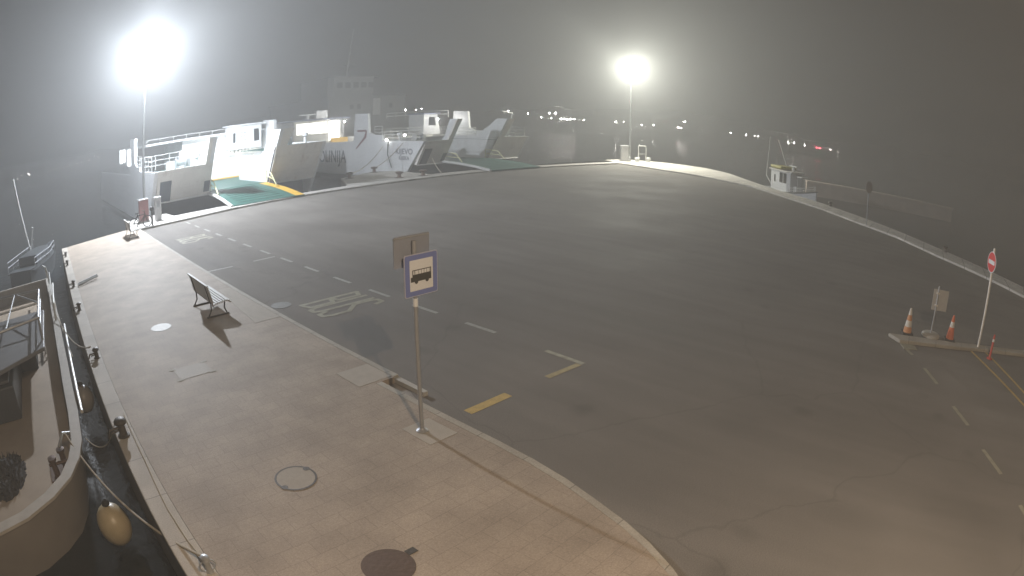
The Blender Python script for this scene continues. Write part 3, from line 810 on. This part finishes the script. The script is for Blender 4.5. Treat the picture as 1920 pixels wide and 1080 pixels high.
# ================================================================ LEFT TRAWLER (moored along the pavement)
tr = thing("trawler", (0, 0, 0), "big worn fishing trawler with a tan deck moored along the pavement", "boat")
right = [(-.62, 28.5), (-.5, 26.3), (-.32, 20.4), (-.27, 15.7), (-.29, 12.2), (-.38, 10.75), (-.56, 10.05), (-.88, 9.43), (-1.39, 8.93), (-2.1, 8.5), (-2.95, 8.25)]
CX = -3.9
loop = right + [(2 * CX - x, y) for x, y in right[::-1]]
loop2 = [(CX + (x - CX) * .9, 29 + (y - 29) * .955) for x, y in loop]
n = len(loop)
def off(p, d):
    c = Vector((CX, max(11.5, min(27, p[1])))); q = Vector(p); dv_ = c - q
    return tuple(q + dv_.normalized() * d)
h = MB()
zr = -.25
outer_ = [(x, y, zr) for x, y in loop]; mid_ = [(*off(p, .12), -.85) for p in loop]; low_ = [(*off(p, .45), -1.9) for p in loop]
inn_ = [(*off(p, .2), zr) for p in loop]; ind_ = [(*off(p, .26), -.95) for p in loop]
vs = outer_ + mid_ + low_ + inn_ + ind_
fs = []
for i in range(n):
    j = (i + 1) % n
    for a, b in ((0, 1), (1, 2)):
        fs.append((a * n + i, a * n + j, b * n + j, b * n + i))
    fs.append((3 * n + i, 3 * n + j, 4 * n + j, 4 * n + i))
fs.append(tuple(range(2 * n, 3 * n)))
h.poly(vs, fs); h.build("hull", HULLB, tr, True)
dk = MB(); dk.poly([(x, y, -.93) for x, y, _ in ind_], [tuple(range(n))]); dk.build("deck", DECK, tr)
cp = MB()
for i in range(n):
    j = (i + 1) % n
    a, b = off(loop[i], -.05), off(loop[j], -.05); c, d = off(loop[j], .24), off(loop[i], .24)
    cp.poly([(*a, zr + .01), (*b, zr + .01), (*c, zr + .01), (*d, zr + .01), (*a, zr + .07), (*b, zr + .07), (*c, zr + .07), (*d, zr + .07)],
            [(0, 1, 2, 3), (4, 5, 6, 7), (0, 1, 5, 4), (2, 3, 7, 6)])
cp.build("rail_cap", mat("grey_rail_cap", (.40, .37, .33), .5, noise=.2, scale=4), tr)
MB().tube([(-.08, 20.2, -.4), (-.1, 16, -.42), (-.14, 12.6, -.42)], .05, 8).build("rubbing_strake", RAILW, tr)
# wheelhouse forward part and a dark box for the shade under its roof
MB().bb((-6.2, 14.4, -.93), (-2.25, 18.0, .0)).build("roof_shade_box", HULLD, tr, bevel=.05)
MB().bb((-6.0, 14.6, .01), (-2.4, 17.8, .1)).build("roof_shade_top", mat("roof_shade_grey", (.10, .10, .105), .6, noise=.2, scale=3), tr, bevel=.03)
MB().prism([(-7.0, 14.6), (-2.6, 14.25), (-.9, 15.25), (-.85, 19.4), (-7.0, 19.4)], .36, .48).build("cabin_roof", mat("grey_cabin_roof", (.16, .16, .165), .5, noise=.2, scale=2), tr, bevel=.03)
MB().bb((-6.6, 18.0, -.93), (-1.5, 19.2, .35)).build("cabin", HULLD, tr)
gp = MB()
pts = [(-.95, 19.6), (-.95, 15.9), (-3.4, 15.2), (-3.4, 20.2)]
for i, (x, y) in enumerate(pts):
    gp.tube([(x, y, .48), (x, y, 1.1)], .045, 8)
    x2, y2 = pts[(i + 1) % 4]
    gp.tube([(x, y, 1.1), (x2, y2, 1.1)], .045, 8)
gp.tube([(-.95, 17.7, 1.1), (-3.4, 17.6, 1.1)], .035, 8); gp.tube([(-.95, 19.6, .8), (-.95, 15.9, .8)], .03, 8)
gp.tube([(-2.2, 15.5, 1.1), (-2.1, 20.0, 1.1)], .03, 8); gp.tube([(-.95, 17.7, 1.1), (-2.1, 20, 1.1)], .03)
gp.build("gantry", GALV, tr, True)
rl = MB(); rail(rl, [(-.5, 25.5, -.18), (-.45, 20.8, -.18)], .75, 3, .03, 1.1); rl.build("railing", RAILW, tr)
MB().tube([(-.36, 24.0, .35), (-.4, 20.4, .35), (-.42, 20.2, -.18)], .05, 8).build("handrail", RAILW, tr, True)
MB().tube([(-.9, 27.8, .55), (-.7, 26.6, .62), (-.6, 26.6, -.1)], .05, 8).build("handrail", RAILW, tr, True)
# net heap
nb = MB()
NG = 30
def nz_(i, j):
    u, v = i / NG * 2 - 1, j / NG * 2 - 1
    r_ = math.hypot(u, v)
    return (-2.85 + u * .62, 11.5 + v * 1.0 + .15 * u, -.945 + .34 * max(0, 1 - r_ ** 1.6) * (.8 + .35 * math.sin(5 * u + 2) * math.sin(6 * v)) + (rnd.uniform(-.035, .05) if r_ < .98 else 0))
nb.poly([nz_(i, j) for j in range(NG + 1) for i in range(NG + 1)], [(j * (NG + 1) + i, j * (NG + 1) + i + 1, (j + 1) * (NG + 1) + i + 1, (j + 1) * (NG + 1) + i) for j in range(NG) for i in range(NG)])
for i in range(90):
    a = rnd.uniform(0, 6.28); r_ = rnd.uniform(.3, 1.0)
    p0 = Vector((-2.85 + r_ * math.cos(a) * .6, 11.5 + r_ * math.sin(a) * .98, -.9 + .3 * max(0, 1 - r_ ** 1.6)))
    nb.tube([p0, p0 + Vector((math.cos(a) * rnd.uniform(.03, .12), math.sin(a) * rnd.uniform(.03, .14), rnd.uniform(.02, .12)))], .02, 5, .006)
no = nb.build("fishing_net", NET)
tag(no, "dark heap of fishing net on the trawler's tan deck", "fishing net")
# mooring bitts
bt = MB()
for dx, dy in ((0, 0), (.28, .3)):
    bt.lathe([(.10, 0), (.085, .06), (.075, .38), (.12, .4), (.12, .46), (.02, .48)], (-1.3 + dx, 10.9 + dy, -.93), 14)
bt.bb((-1.5, 10.7, -.93), (-.85, 11.4, -.88))
bt.tube([(-1.45, 11.02, -.68), (-.9, 11.02, -.68)], .04)
bt.build("mooring_bitts", RUST, tr)
fl = MB(); fl.tube([(-.98, 10.7, -.2), (-.8, 10.95, -.05), (-.62, 11.2, -.2)], .04, 8); fl.build("fairlead", GALV, tr, True)
wn = MB(); wn.lathe([(.35, -.7), (.35, -.64), (.16, -.6), (.16, .6), (.35, .64), (.35, .7)], (-4.6, 12.6, -.45), 16, 'x'); wn.bb((-5.5, 12.3, -.93), (-3.8, 12.9, -.6)); wn.build("winch", DARKM, tr)

# second boat farther along the left quay
sb = thing("sailing_boat", (-1.7, 37.5, ZW), "dim sailing boat with bare mast lying beyond the trawler", "boat", rz=R(-20))
boat_hull([(-3.6, .9, 1.1, .8, -.3), (-2, 1.3, 1.0, 1.0, -.4), (0, 1.45, 1.0, 1.1, -.4), (2, 1.15, 1.15, .7, -.4), (3.6, .5, 1.35, .2, -.3), (4.4, .05, 1.5, .02, 0)], HULLD, "hull", sb)
MB().prism([(-1.2, -3.4), (1.2, -3.4), (1.3, 0), (1.0, 2), (.4, 3.4), (-.4, 3.4), (-1.0, 2), (-1.3, 0)], .96, 1.02).build("deck", HULLD, sb)
MB().prism([(-.8, -1.8), (.8, -1.8), (.8, .8), (.5, 1.8), (-.5, 1.8), (-.8, .8)], 1.02, 1.6).build("cabin", HULLD, sb, bevel=.06)
mt = MB(); mt.tube([(-.75, .9, 1.4), (-1.9, .6, 6.3)], .05, 8); mt.build("mast", RAILW, sb, True)
mt = MB(); mt.tube([(-.75, .9, 1.5), (-.2, .4, 3.0)], .05, 8); mt.build("boom", RAILW, sb, True)
rl = MB(); rail(rl, [(-1.2, -3.2, 1.05), (-1.3, 0, 1.05), (-1.0, 2, 1.15)], .6, 2, .025, 1.0); rail(rl, [(1.2, -3.2, 1.05), (1.3, 0, 1.05), (1.0, 2, 1.15)], .6, 2, .03, 1.0); rl.build("railing", GREYP, sb)

# fenders and ropes
def buoy(loc, r, m, label, g=None):
    t = thing("fender_buoy", loc, label, "fender", group=g)
    MB().ball((0, 0, 0), r, 14, 1.12).build("float", m, t, True)
    MB().lathe([(.05, 0), (.09, .03), (.07, .1), (.03, .12)], (0, 0, r * 1.1)).build("eyelet", RUBBER, t)
    return t
buoy((-.28, 8.75, -.95), .37, BUOYO, "round cream fender hanging by the trawler's rounded end", "round fenders beside the trawler")
buoy((.02, 14.1, -.75), .33, BUOYG, "round grey fender hanging along the trawler's side", "round fenders beside the trawler")
def rope(pts, r, label):
    return tag(MB().tube(pts, r, 8).build("mooring_rope", ROPE, None, True), label, "rope", "mooring ropes")
rope(sag((-.72, 11.0, -.12), (.83, 5.55, .36), .38, 20), .022, "pale rope sagging past the cream fender to the nearest bollard")
rope(sag((-.25, 11.6, -.6), (.55, 9.75, .42), .35, 16), .012, "thin slack rope looping from the trawler to the big double bollard")
rope(sag((-.45, 20.6, .1), (.62, 14.25, .45), .45, 18), .02, "rope from the trawler's rail to the bollard beside the grey fender")
rope(sag((-.45, 23.5, .1), (.0, 17.0, -.55), .2, 12), .02, "short rope hanging down the trawler's side by its railing")
rope([(.86, 10.6, .145), (.84, 8.6, .145), (.78, 7.1, .145), (.80, 6.2, .15), (.84, 5.6, .2)], .010, "thin dark rope lying along the pale coping stones")

# ================================================================ STREET FURNITURE
# bollards on the left quay edge
def bollard(loc, label, rz=0.0, sc=1.0, lean=False):
    t = thing("mooring_bollard", loc, label, "bollard", rz, "iron bollards on the left quay edge")
    m = MB(); m.lathe([(.17, 0), (.17, .02), (.11, .05), (.09, .26), (.17, .31), (.18, .36), (.13, .41), (.02, .43)], n=18); m.build("post", IRON, t, True)
    m = MB(); m.tube([(-.02, 0, .22), (-.34, 0, .2), (-.42, 0, .05)], .035, 8); m.tube([(-.02, .05, .14), (-.3, .06, .1)], .025, 8); m.build("mooring_hook", IRON, t, True)
    t.scale = (sc, sc, sc)
    return t
b0 = bollard((.66, 9.72, ZP + .012), "large iron bollard with hooks beside the near part of the trawler", 0, .82)
for x, y, l in ((.76, 14.25, "iron bollard holding the rope beside the grey fender"), (.68, 19.4, "iron bollard on the coping opposite the trawler's railing, third from the camera"),
                (.66, 28.7, "small iron bollard second from the far end of the coping"), (.68, 31.5, "small iron bollard at the far end of the coping")):
    copy_tree(b0, (x, y, ZP + .012), 0, l).scale = (.62, .62, .62)
# bollard with a folded gangway
copy_tree(b0, (.72, 23.4, ZP + .012), 0, "iron bollard beside the folded metal gangway on the coping").scale = (.62, .62, .62)
gw = MB()
for k in (0, .28):
    gw.tube([(.95, 23.1 + k, .2), (2.0, 23.75 + k, .24)], .035, 6)
for k in range(5):
    gw.tube([(.98 + k * .24, 23.12 + k * .15, .2), (.98 + k * .24, 23.42 + k * .15, .2)], .02, 6)
tag(gw.build("boarding_ladder", GALV), "short metal boarding ladder lying on the pavement by the quay edge", "ladder")
nb2 = thing("mooring_bollard", (.83, 5.52, ZP + .012), "small shiny ring bollard at the near end of the coping", "bollard", group="iron bollards on the left quay edge")
MB().lathe([(.06, 0), (.05, .02), (.045, .16), (.07, .2), (.06, .25), (.01, .27)], n=14).build("post", GALV, nb2, True)
MB().tube([(.12 * math.cos(a), .0, .1 + .09 * math.sin(a)) for a in [i * math.pi / 8 for i in range(17)]], .012, 6).build("ring", GALV, nb2, True)

# benches
def make_bench(loc, label):
    t = thing("park_bench", loc, label, "bench", group="slatted benches on the pavement")
    prof_seat = [(-.16, .40), (-.08, .415), (.0, .425), (.08, .435), (.16, .445), (.24, .45), (.31, .43), (.35, .39)]
    seat = MB()
    for (x, z) in prof_seat:
        seat.box((x, 0, z), (.06, 1.95, .035), tilt=Matrix.Rotation(0, 3, 'Y'))
    seat.build("seat", BENCHW, t)
    bk = MB()
    for i in range(9):
        z = .46 + i * .052; x = -.21 - .10 * ((i / 8) ** 1.2)
        bk.box((x, 0, z), (.03, 1.95, .044), tilt=Matrix.Rotation(R(-14), 3, 'Y'))
    bk.box((-.335, 0, .93), (.06, 2.0, .035))
    bk.build("backrest", BENCHW, t)
    for y in (-.72, .72):
        lg = MB()
        lg.tube([(-.32, y, .02), (-.2, y, .2), (-.2, y, .38), (-.24, y, .55), (-.33, y, .92)], .022, 8)
        lg.tube([(.3, y, .02), (.22, y, .2), (.26, y, .4)], .022, 8)
        lg.tube([(-.36, y, .02), (.36, y, .02)], .025, 8)
        lg.tube([(-.2, y, .385), (.33, y, .405)], .02, 8)
        lg.build("leg", DARKM, t, True)
    return t
bn = make_bench((4.93, 15.75, ZP), "grey slatted bench on the open pavement, nearer of two")
copy_tree(bn, (5.45, 33.0, ZP), R(0), "grey slatted bench at the far end near the bicycle")

# bus stop
bs = thing("bus_stop_sign", (5.36, 6.72, ZP), "blue-framed bus stop sign on a grey pole by the kerb", "sign")
MB().lathe([(.034, 0), (.034, 3.05)], n=14).build("pole", GREYP, bs, True)
MB().lathe([(.10, 0), (.10, .015), (.05, .04), (.037, .06)], n=16).build("foot", GREYP, bs, True)
MB().lathe([(.04, 2.08), (.04, 2.2)], n=14).build("clamp", WSIGN, bs, True)
def rrect(w_, h_, r_, cx=0, cz=0):
    pts = []
    for sx, sz, a0 in ((1, 1, 0), (-1, 1, 90), (-1, -1, 180), (1, -1, 270)):
        pts += arc(cx + sx * (w_ / 2 - r_), cz + sz * (h_ / 2 - r_), r_, a0, a0 + 90, 4)
    return pts
PX, PZ, PY = .07, 2.56, -.06
MB().prism(rrect(.62, .62, .03, PX, PZ), PY - .008, PY + .008, 'y').build("sign_plate", mat("sign_rim", (.45, .46, .55), .4), bs)
MB().prism(rrect(.595, .595, .025, PX, PZ), PY - .011, PY - .0082, 'y').build("blue_border", BSIGN, bs)
MB().prism(rrect(.43, .45, .01, PX, PZ), PY - .014, PY - .0112, 'y').build("white_panel", WSIGN, bs)
pic = MB()
y0, y1 = PY - .0165, PY - .0142
def pr(a, b, c, d): pic.prism([(PX + a, PZ + b), (PX + c, PZ + b), (PX + c, PZ + d), (PX + a, PZ + d)], y0, y1, 'y')
pr(-.17, -.09, .18, .015); pr(-.17, .07, .18, .082); pr(-.17, .0152, -.155, .0698); pr(.165, .0152, .18, .0698); pr(-.13, .0152, -.12, .0698); pr(-.2, -.09, -.1702, -.02)
for k in range(5): pr(-.055 + k * .05, .0152, -.05 + k * .05, .0698)
pic.build("bus_pictogram", INK, bs)
for x in (-.10, .10):
    MB().prism(arc(PX + x, PZ - .092, .032, 0, 330, 11), y0 - .003, y0 - .0004, 'y').build("pictogram_wheel", INK, bs)
MB().prism(rrect(.66, .46, .02, .0, 2.9), .05, .062, 'y').build("back_plate", mat("dull_sign_back", (.27, .29, .34), .55, .1, noise=.1, scale=6), bs)
MB().tube([(-.33, .056, 3.1), (.33, .056, 3.1)], .012, 6).build("back_plate_rim", GREYP, bs)

# no entry sign
ne = thing("no_entry_sign", (17.5, -2.72, .11), "red no entry sign on a white pole by the traffic island", "sign", rz=R(-155))
MB().lathe([(.045, 0), (.045, 2.95), (.035, 2.97)], n=12).build("pole", WPOLE, ne, True)
def disc(r_, y0_, y1_, z, nm, m, n_=32):
    MB().prism([(r_ * math.cos(2 * math.pi * k / n_), z + r_ * math.sin(2 * math.pi * k / n_)) for k in range(n_)], y0_, y1_, 'y').build(nm, m, ne)
disc(.31, -.066, -.05, 2.56, "sign_rim", WSIGN); disc(.285, -.07, -.0665, 2.56, "red_disc", RSIGN)
MB().bb((-.22, -.074, 2.5), (.22, -.0705, 2.62)).build("white_bar", WSIGN, ne)

# parking sign seen from behind, on a round base
ps = thing("road_sign", (17.33, -.76, .11), "square road sign seen from behind between two cones", "sign", rz=R(-75))
MB().lathe([(.35, 0), (.35, .05), (.28, .09), (.06, .10)], n=22).build("base", CONCL, ps)
MB().tube([(0, 0, .08), (0.02, .0, 1.5)], .03, 10).build("pole", GALV, ps, True)
MB().prism(rrect(.60, .62, .02, .14, 1.08), .035, .05, 'y').build("sign_plate", mat("sign_back_grey", (.46, .46, .46), .5, .1, noise=.1, scale=5), ps)
MB().bb((-.05, -.04, 1.26), (.06, .034, 1.31)).build("clamp", WPOLE, ps)
MB().bb((-.05, -.04, .9), (.06, .034, .95)).build("clamp", WPOLE, ps)

# cones
def cone(loc, label, body, rz, lean=0):
    t = thing("traffic_cone", loc, label, "traffic cone", rz, "traffic cones on the island")
    MB().prism([(-.2, -.2), (.2, -.2), (.2, .2), (-.2, .2)], 0, .05).build("base", RUBBER, t, bevel=.02)
    MB().lathe([(.155, .05), (.128, .22)], n=20).build("cone_body", body, t, True)
    MB().lathe([(.128, .221), (.098, .40)], n=20).build("lower_band", CWHITE if body is FADED else body, t, True)
    MB().lathe([(.098, .401), (.068, .56)], n=20).build("upper_band", body if body is FADED else CWHITE, t, True)
    MB().lathe([(.068, .561), (.035, .75), (.02, .752)], n=20).build("tip", CWHITE if body is FADED else body, t, True)
    return t
cone((16.95, .12, .11), "faded orange and white cone at the island's end", FADED, .3)
cone((17.42, -1.52, .11), "bright orange cone with white band beside the no entry sign", ORANGE, .1)
# marker post
mp_ = thing("marker_post", (16.95, -3.2, .004), "slim red flexible marker post beside the yellow lines", "post")
MB().lathe([(.12, 0), (.12, .03), (.06, .05)], n=16).build("base", REDPL, mp_)
MB().lathe([(.045, .05), (.045, .5), (.04, .72), (.01, .74)], n=14).build("post", REDPL, mp_, True)
MB().lathe([(.047, .52), (.047, .6)], n=14).build("reflective_band", CWHITE, mp_)

# round sign on the right quay
rs = thing("round_sign", (40.75, 4.9, .12), "round sign seen from behind on the right quay edge", "sign", rz=R(-40))
MB().lathe([(.04, 0), (.04, 2.9)], n=10).build("pole", GREYP, rs, True)
MB().prism([(.36 * math.cos(2 * math.pi * k / 28), 2.55 + .42 * math.sin(2 * math.pi * k / 28)) for k in range(28)], -.05, -.035, 'y').build("sign_disc", mat("sign_back_pale", (.50, .46, .44), .5, noise=.1, scale=4), rs)

# cabinets at the corner
def cabinet(name, loc, d, m, label, rz=0, cap=SHIPW):
    t = thing(name, loc, label, "cabinet", rz)
    MB().bb((-d[0] / 2, -d[1] / 2, 0), (d[0] / 2, d[1] / 2, d[2])).build("body", m, t, bevel=.02)
    MB().bb((-d[0] / 2 - .03, -d[1] / 2 - .03, d[2] + .002), (d[0] / 2 + .03, d[1] / 2 + .03, d[2] + .06)).build("cap", cap, t, bevel=.01)
    MB().bb((-d[0] / 2 - .06, -d[1] / 2 - .06, 0), (d[0] / 2 + .06, d[1] / 2 + .06, .1)).build("plinth", CONCL, t)
    MB().bb((-d[0] / 2 + .06, -d[1] / 2 - .012, .16), (d[0] / 2 - .06, -d[1] / 2 - .002, d[2] - .1)).build("door", m, t)
    return t
cabinet("supply_cabinet", (7.35, 38.1, ZP), (.72, .4, 1.45), REDBOX, "dull red cabinet behind the bicycle at the quay corner")
wp = thing("supply_pillar", (8.32, 37.4, ZP), "pale grey round-cornered pillar to the right of the red cabinet", "pillar")
MB().prism(rrect(.5, .42, .12), 0, 1.45).build("body", GBOX, wp)
MB().prism(rrect(.54, .46, .12), 1.452, 1.53).build("cap", SHIPW, wp)
MB().bb((-.12, -.225, .9), (.12, -.212, 1.25)).build("socket_panel", GREYP, wp)

# bicycle
bk = thing("bicycle", (6.62, 35.72, ZP), "dark bicycle parked at the quay corner beside the red cabinet", "bicycle", rz=R(4))
for x, nm in ((-.52, "wheel"), (.52, "wheel")):
    wh_ = MB(); wh_.tube([(x + .33 * math.cos(a), 0, .34 + .33 * math.sin(a)) for a in [2 * math.pi * i / 26 for i in range(27)]], .034, 8); wo = wh_.build(nm, RUBBER, bk, True)
    sp_ = MB()
    for k in range(8):
        a = math.pi * k / 8
        sp_.tube([(x - .32 * math.cos(a), 0, .34 - .32 * math.sin(a)), (x + .32 * math.cos(a), 0, .34 + .32 * math.sin(a))], .004, 4)
    sp_.build("spokes", GALV, wo)
fr = MB()
for a, b in (((-.52, .34), (-.08, .3)), ((-.52, .34), (-.2, .78)), ((-.08, .3), (-.22, .88)), ((-.08, .3), (.36, .74)), ((-.2, .76), (.34, .8)), ((.34, .86), (.52, .34)), ((.34, .8), (.31, .98))):
    fr.tube([(a[0], 0, a[1]), (b[0], 0, b[1])], .032, 8)
fr.build("frame", RUBBER, bk)
hb = MB(); hb.tube([(.22, -.28, 1.0), (.31, -.1, 1.0), (.31, .1, 1.0), (.22, .28, 1.0)], .025, 8); hb.build("handlebar", DARKM, bk)
MB().prism([(-.36, -.08), (-.08, -.02), (-.08, .02), (-.36, .08)], .9, .95).build("saddle", RUBBER, bk)
ck = MB(); ck.lathe([(.09, -.01), (.09, .01)], (-.08, .04, .3), 16, 'y'); ck.tube([(-.22, -.08, .4), (-.08, -.08, .3), (-.08, .08, .3), (.06, .08, .2)], .012); ck.build("crankset", GALV, bk)
tag(MB().tube([(7.52, 35.85, ZP), (7.52, 35.85, 1.05)], .055, 10).lathe([(.1, 0), (.17, .1), (.13, .24), (.03, .28)], (7.52, 35.85, 1.0)).build("bicycle_post", DARKM), "dark post with a knobbed top next to the parked bicycle", "post")

# bollards on the berth apron
ab0 = None
for x, y, l in ((30.2, 39.7, "squat mushroom bollard on the pale apron, nearer the camera"), (32.4, 39.3, "squat mushroom bollard on the pale apron, right of the first"),
                (27.8, 43.6, "squat mushroom bollard on the apron's far left edge"), (32.2, 46.2, "squat mushroom bollard at the apron's tip by the ship's name")):
    if ab0 is None:
        ab0 = thing("mushroom_bollard", (x, y, ZP), l, "bollard", group="mushroom bollards on the berth apron")
        MB().lathe([(.3, 0), (.3, .03), (.17, .06), (.14, .3), (.32, .38), (.34, .46), (.2, .52), (.02, .54)], n=18).build("post", RUST, ab0, True)
        MB().lathe([(.42, 0), (.42, .02)], n=18).build("base_plate", IRON, ab0)
    else:
        copy_tree(ab0, (x, y, ZP), 0, l)
rope(sag((27.8, 43.6, .5), (36.2, 50.5, 2.2), .5, 14), .035, "hawser from the apron to the named ferry's side")
rope(sag((32.2, 46.2, .5), (36.3, 47.2, 2.6), .25, 12), .035, "short hawser from the apron's tip to the named ferry's bow")
rope(sag((34.6, 39.5, .2), (38.2, 44.9, 1.0), .15, 10), .035, "hawser running to the named ferry beside its ramp")

# far corner furniture
cabinet("supply_cabinet", (63.4, 39.3, ZP), (.95, .5, 1.9), GBOX, "pale grey cabinet below the far floodlight mast", R(-40))
ga = thing("barrier_frame", (66.0, 38.4, ZP), "pale hooped barrier frame right of the far floodlight mast", "barrier")
MB().tube([(-.7, 0, 0), (-.7, 0, 1.9), (-.6, 0, 2.0), (.5, -.3, 2.0), (.6, -.33, 1.9), (.6, -.33, 0)], .06, 8).build("hoop", RAILW, ga, True)
MB().tube([(-.7, 0, 1.0), (.6, -.33, 1.0)], .04, 8).build("crossbar", RAILW, ga)
for x, y, l in ((65.0, 38.4, "small pale block below the far mast, beside the barrier frame"), (67.0, 38.0, "small pale block on the far corner, right of the barrier frame")):
    t = thing("mooring_block", (x, y, ZP), l, "bollard", group="pale blocks at the far corner")
    MB().lathe([(.3, 0), (.26, .35), (.36, .42), (.3, .55), (.03, .58)], n=14).build("post", RAILW, t, True)
for x, y, l in ((47.9, 9.3, "small dark bollard on the right quay edge past the fishing boat"), (36.4, -1.7, "small dark bollard on the right quay edge near the no entry sign")):
    t = thing("mooring_bollard", (x, y, ZP), l, "bollard", group="dark bollards on the right quay")
    MB().lathe([(.16, 0), (.12, .2), (.22, .28), (.16, .38), (.02, .4)], n=14).build("post", IRON, t, True)

# manhole covers
def manhole(x, y, r, m, label, rim=True, square=False, z=ZP, rz=0):
    t = thing("manhole_cover", (x, y, z), label, "manhole cover", rz, "manhole covers")
    if square:
        MB().bb((-r, -r * .8, .001), (r, r * .8, .006)).build("cover", m, t)
        for sx in (-1, 1):
            for sy in (-1, 1): MB().bb((sx * r - .08, sy * r * .8 - .05, .0062), (sx * r + .08, sy * r * .8 + .05, .009)).build("corner", CONCL, t)
    else:
        MB().lathe([(r - .03, .001), (r - .03, .006), (.01, .007)], n=40).build("cover", m, t)
        ring = MB()
        vs = []; N_ = 40
        for k in range(N_):
            a = 2 * math.pi * k / N_
            vs += [((r - .028) * math.cos(a), (r - .028) * math.sin(a), .008), ((r + .005) * math.cos(a), (r + .005) * math.sin(a), .008)]
        ring.poly(vs, [(2 * k, 2 * k + 1, (2 * k + 3) % (2 * N_), (2 * k + 2) % (2 * N_)) for k in range(N_)])
        if rim: ring.build("rim", IRON, t)
        if rim:
            for a in (25, 205):
                MB().lathe([(.055, .0082), (.055, .0095), (.01, .0096)], ((r - .03) * math.cos(R(a)), (r - .03) * math.sin(R(a)), 0), 14).build("lifting_slot", IRON, t)
    return t
TAN = mat("tan_infill", (.33, .29, .24), .7, noise=.15, scale=12, bump=.2)
manhole(2.96, 6.79, .33, TAN, "stone-filled manhole cover with dark rim on the pavement")
manhole(2.83, 4.42, .36, RUST, "solid brown manhole cover at the near end of the pavement", False)
MB().bb((3.16, 4.42, ZP + .001), (3.3, 4.52, ZP + .008)).build("hinge", IRON, bpy.data.objects["manhole_cover.001"]).location = (-2.83, -4.42, -ZP)
manhole(3.11, 15.33, .36, PALEIRON, "pale oval-looking manhole cover on the pavement left of the bench", False)
manhole(2.98, 11.78, .42, TAN, "square paved inspection cover with pale corners on the pavement", False, True)
manhole(6.98, 14.95, .34, mat("grey_manhole_iron", (.20, .20, .19), .55, .1, noise=.3, scale=14, bump=.3), "grey manhole cover in the road beside the kerb", False, z=.001)

# lamps along the far shore
def unproject(px, py, dist):
    s = 36 / 1920; x, y = (px - 960) * s, (540 - py) * s
    r_ = math.hypot(x, y); th = .04567699 * r_ + 2.18661674e-05 * r_ ** 3 + 2.4788e-08 * r_ ** 4
    d = M.to_3x3() @ Vector((x / r_ * math.sin(th), y / r_ * math.sin(th), -math.cos(th)))
    return Vector((0, 0, CAMH)) + d * (dist / math.hypot(d.x, d.y))
SHL = [(953, 208, 1.4), (990, 213, 1.2), (1030, 212, 1.4), (1042, 212, 1.3), (1015, 220, .8), (1034, 221, .9), (1052, 223, 1.1), (1058, 223, 1.3), (1064, 224, 1.3), (1070, 223, 1.2), (1077, 223, 1.2), (1095, 225, 1), (1155, 229, 1.2), (1169, 229, .7),
       (1203, 234, .7), (1225, 235, .8), (1284, 228, 1.2), (1272, 239, 1.1), (1277, 240, .9), (1316, 243, .6), (1370, 249, .8), (1399, 253, 1.0), (1415, 255, .6), (1421, 256, .8), (1478, 267, 1.1), (1489, 268, 1.1), (1508, 272, 1.1), (1557, 281, 1.0), (1571, 284, .5), (760, 206, 1.3), (780, 206, 1.2), (791, 204, 1.0)]
for i in range(19):
    s = i / 18
    SHL.append((34 + 150 * s + rnd.uniform(-5, 5), 335 - 42 * s + rnd.uniform(-5, 5), rnd.uniform(.22, .5)))
SH_M = emitter("shore_lamp_light", (1, .97, .90), 120, False)
SH_L = emitter("town_lamp_light", (1, .96, .88), 120, False)
SH_R = emitter("red_shore_light", (1, .12, .16), 100, False)
lampmesh = None
for i, (px, py, k) in enumerate(SHL + [(1531, 277, 1), (1537.5, 278, 1), (1270, 238.5, .5)]):
    p = unproject(px, py, 285 if px > 300 else 270)
    p.z = max(p.z, .2)
    red = i >= len(SHL)
    o = MB().ball((0, 0, 0), .30 * k, 6).build("harbour_lamp" if not red else "beacon_lamp", SH_R if red else (SH_M if px > 300 else SH_L))
    o.location = p
    if red:
        tag(o, "tiny red harbour light across the dark water", "lamp", "red lights across the water")
    elif px < 300:
        tag(o, "tiny lamp in the string of town lights on the left shore", "lamp", "town lights on the left shore")
    else:
        tag(o, "tiny white lamp across the dark water behind the pier", "lamp", "white lights across the water")

# ================================================================ added haze volume standing in for lens glare round the lamps
hz = MB().bb((-700, -120, -2.6), (760, 760, 31)).build("glare_haze", bpy.data.materials.new("glare_haze_air"))
hz["kind"] = "stuff"
hm = hz.data.materials[0]
hm.use_nodes = True
t = hm.node_tree
for n_ in list(t.nodes): t.nodes.remove(n_)
o_ = t.nodes.new("ShaderNodeOutputMaterial"); pv = t.nodes.new("ShaderNodeVolumePrincipled")
pv.inputs["Color"].default_value = (.94, .96, .97, 1)
pv.inputs["Density"].default_value = GLARE_HAZE
pv.inputs["Anisotropy"].default_value = 0.0
t.links.new(pv.outputs[0], o_.inputs["Volume"])
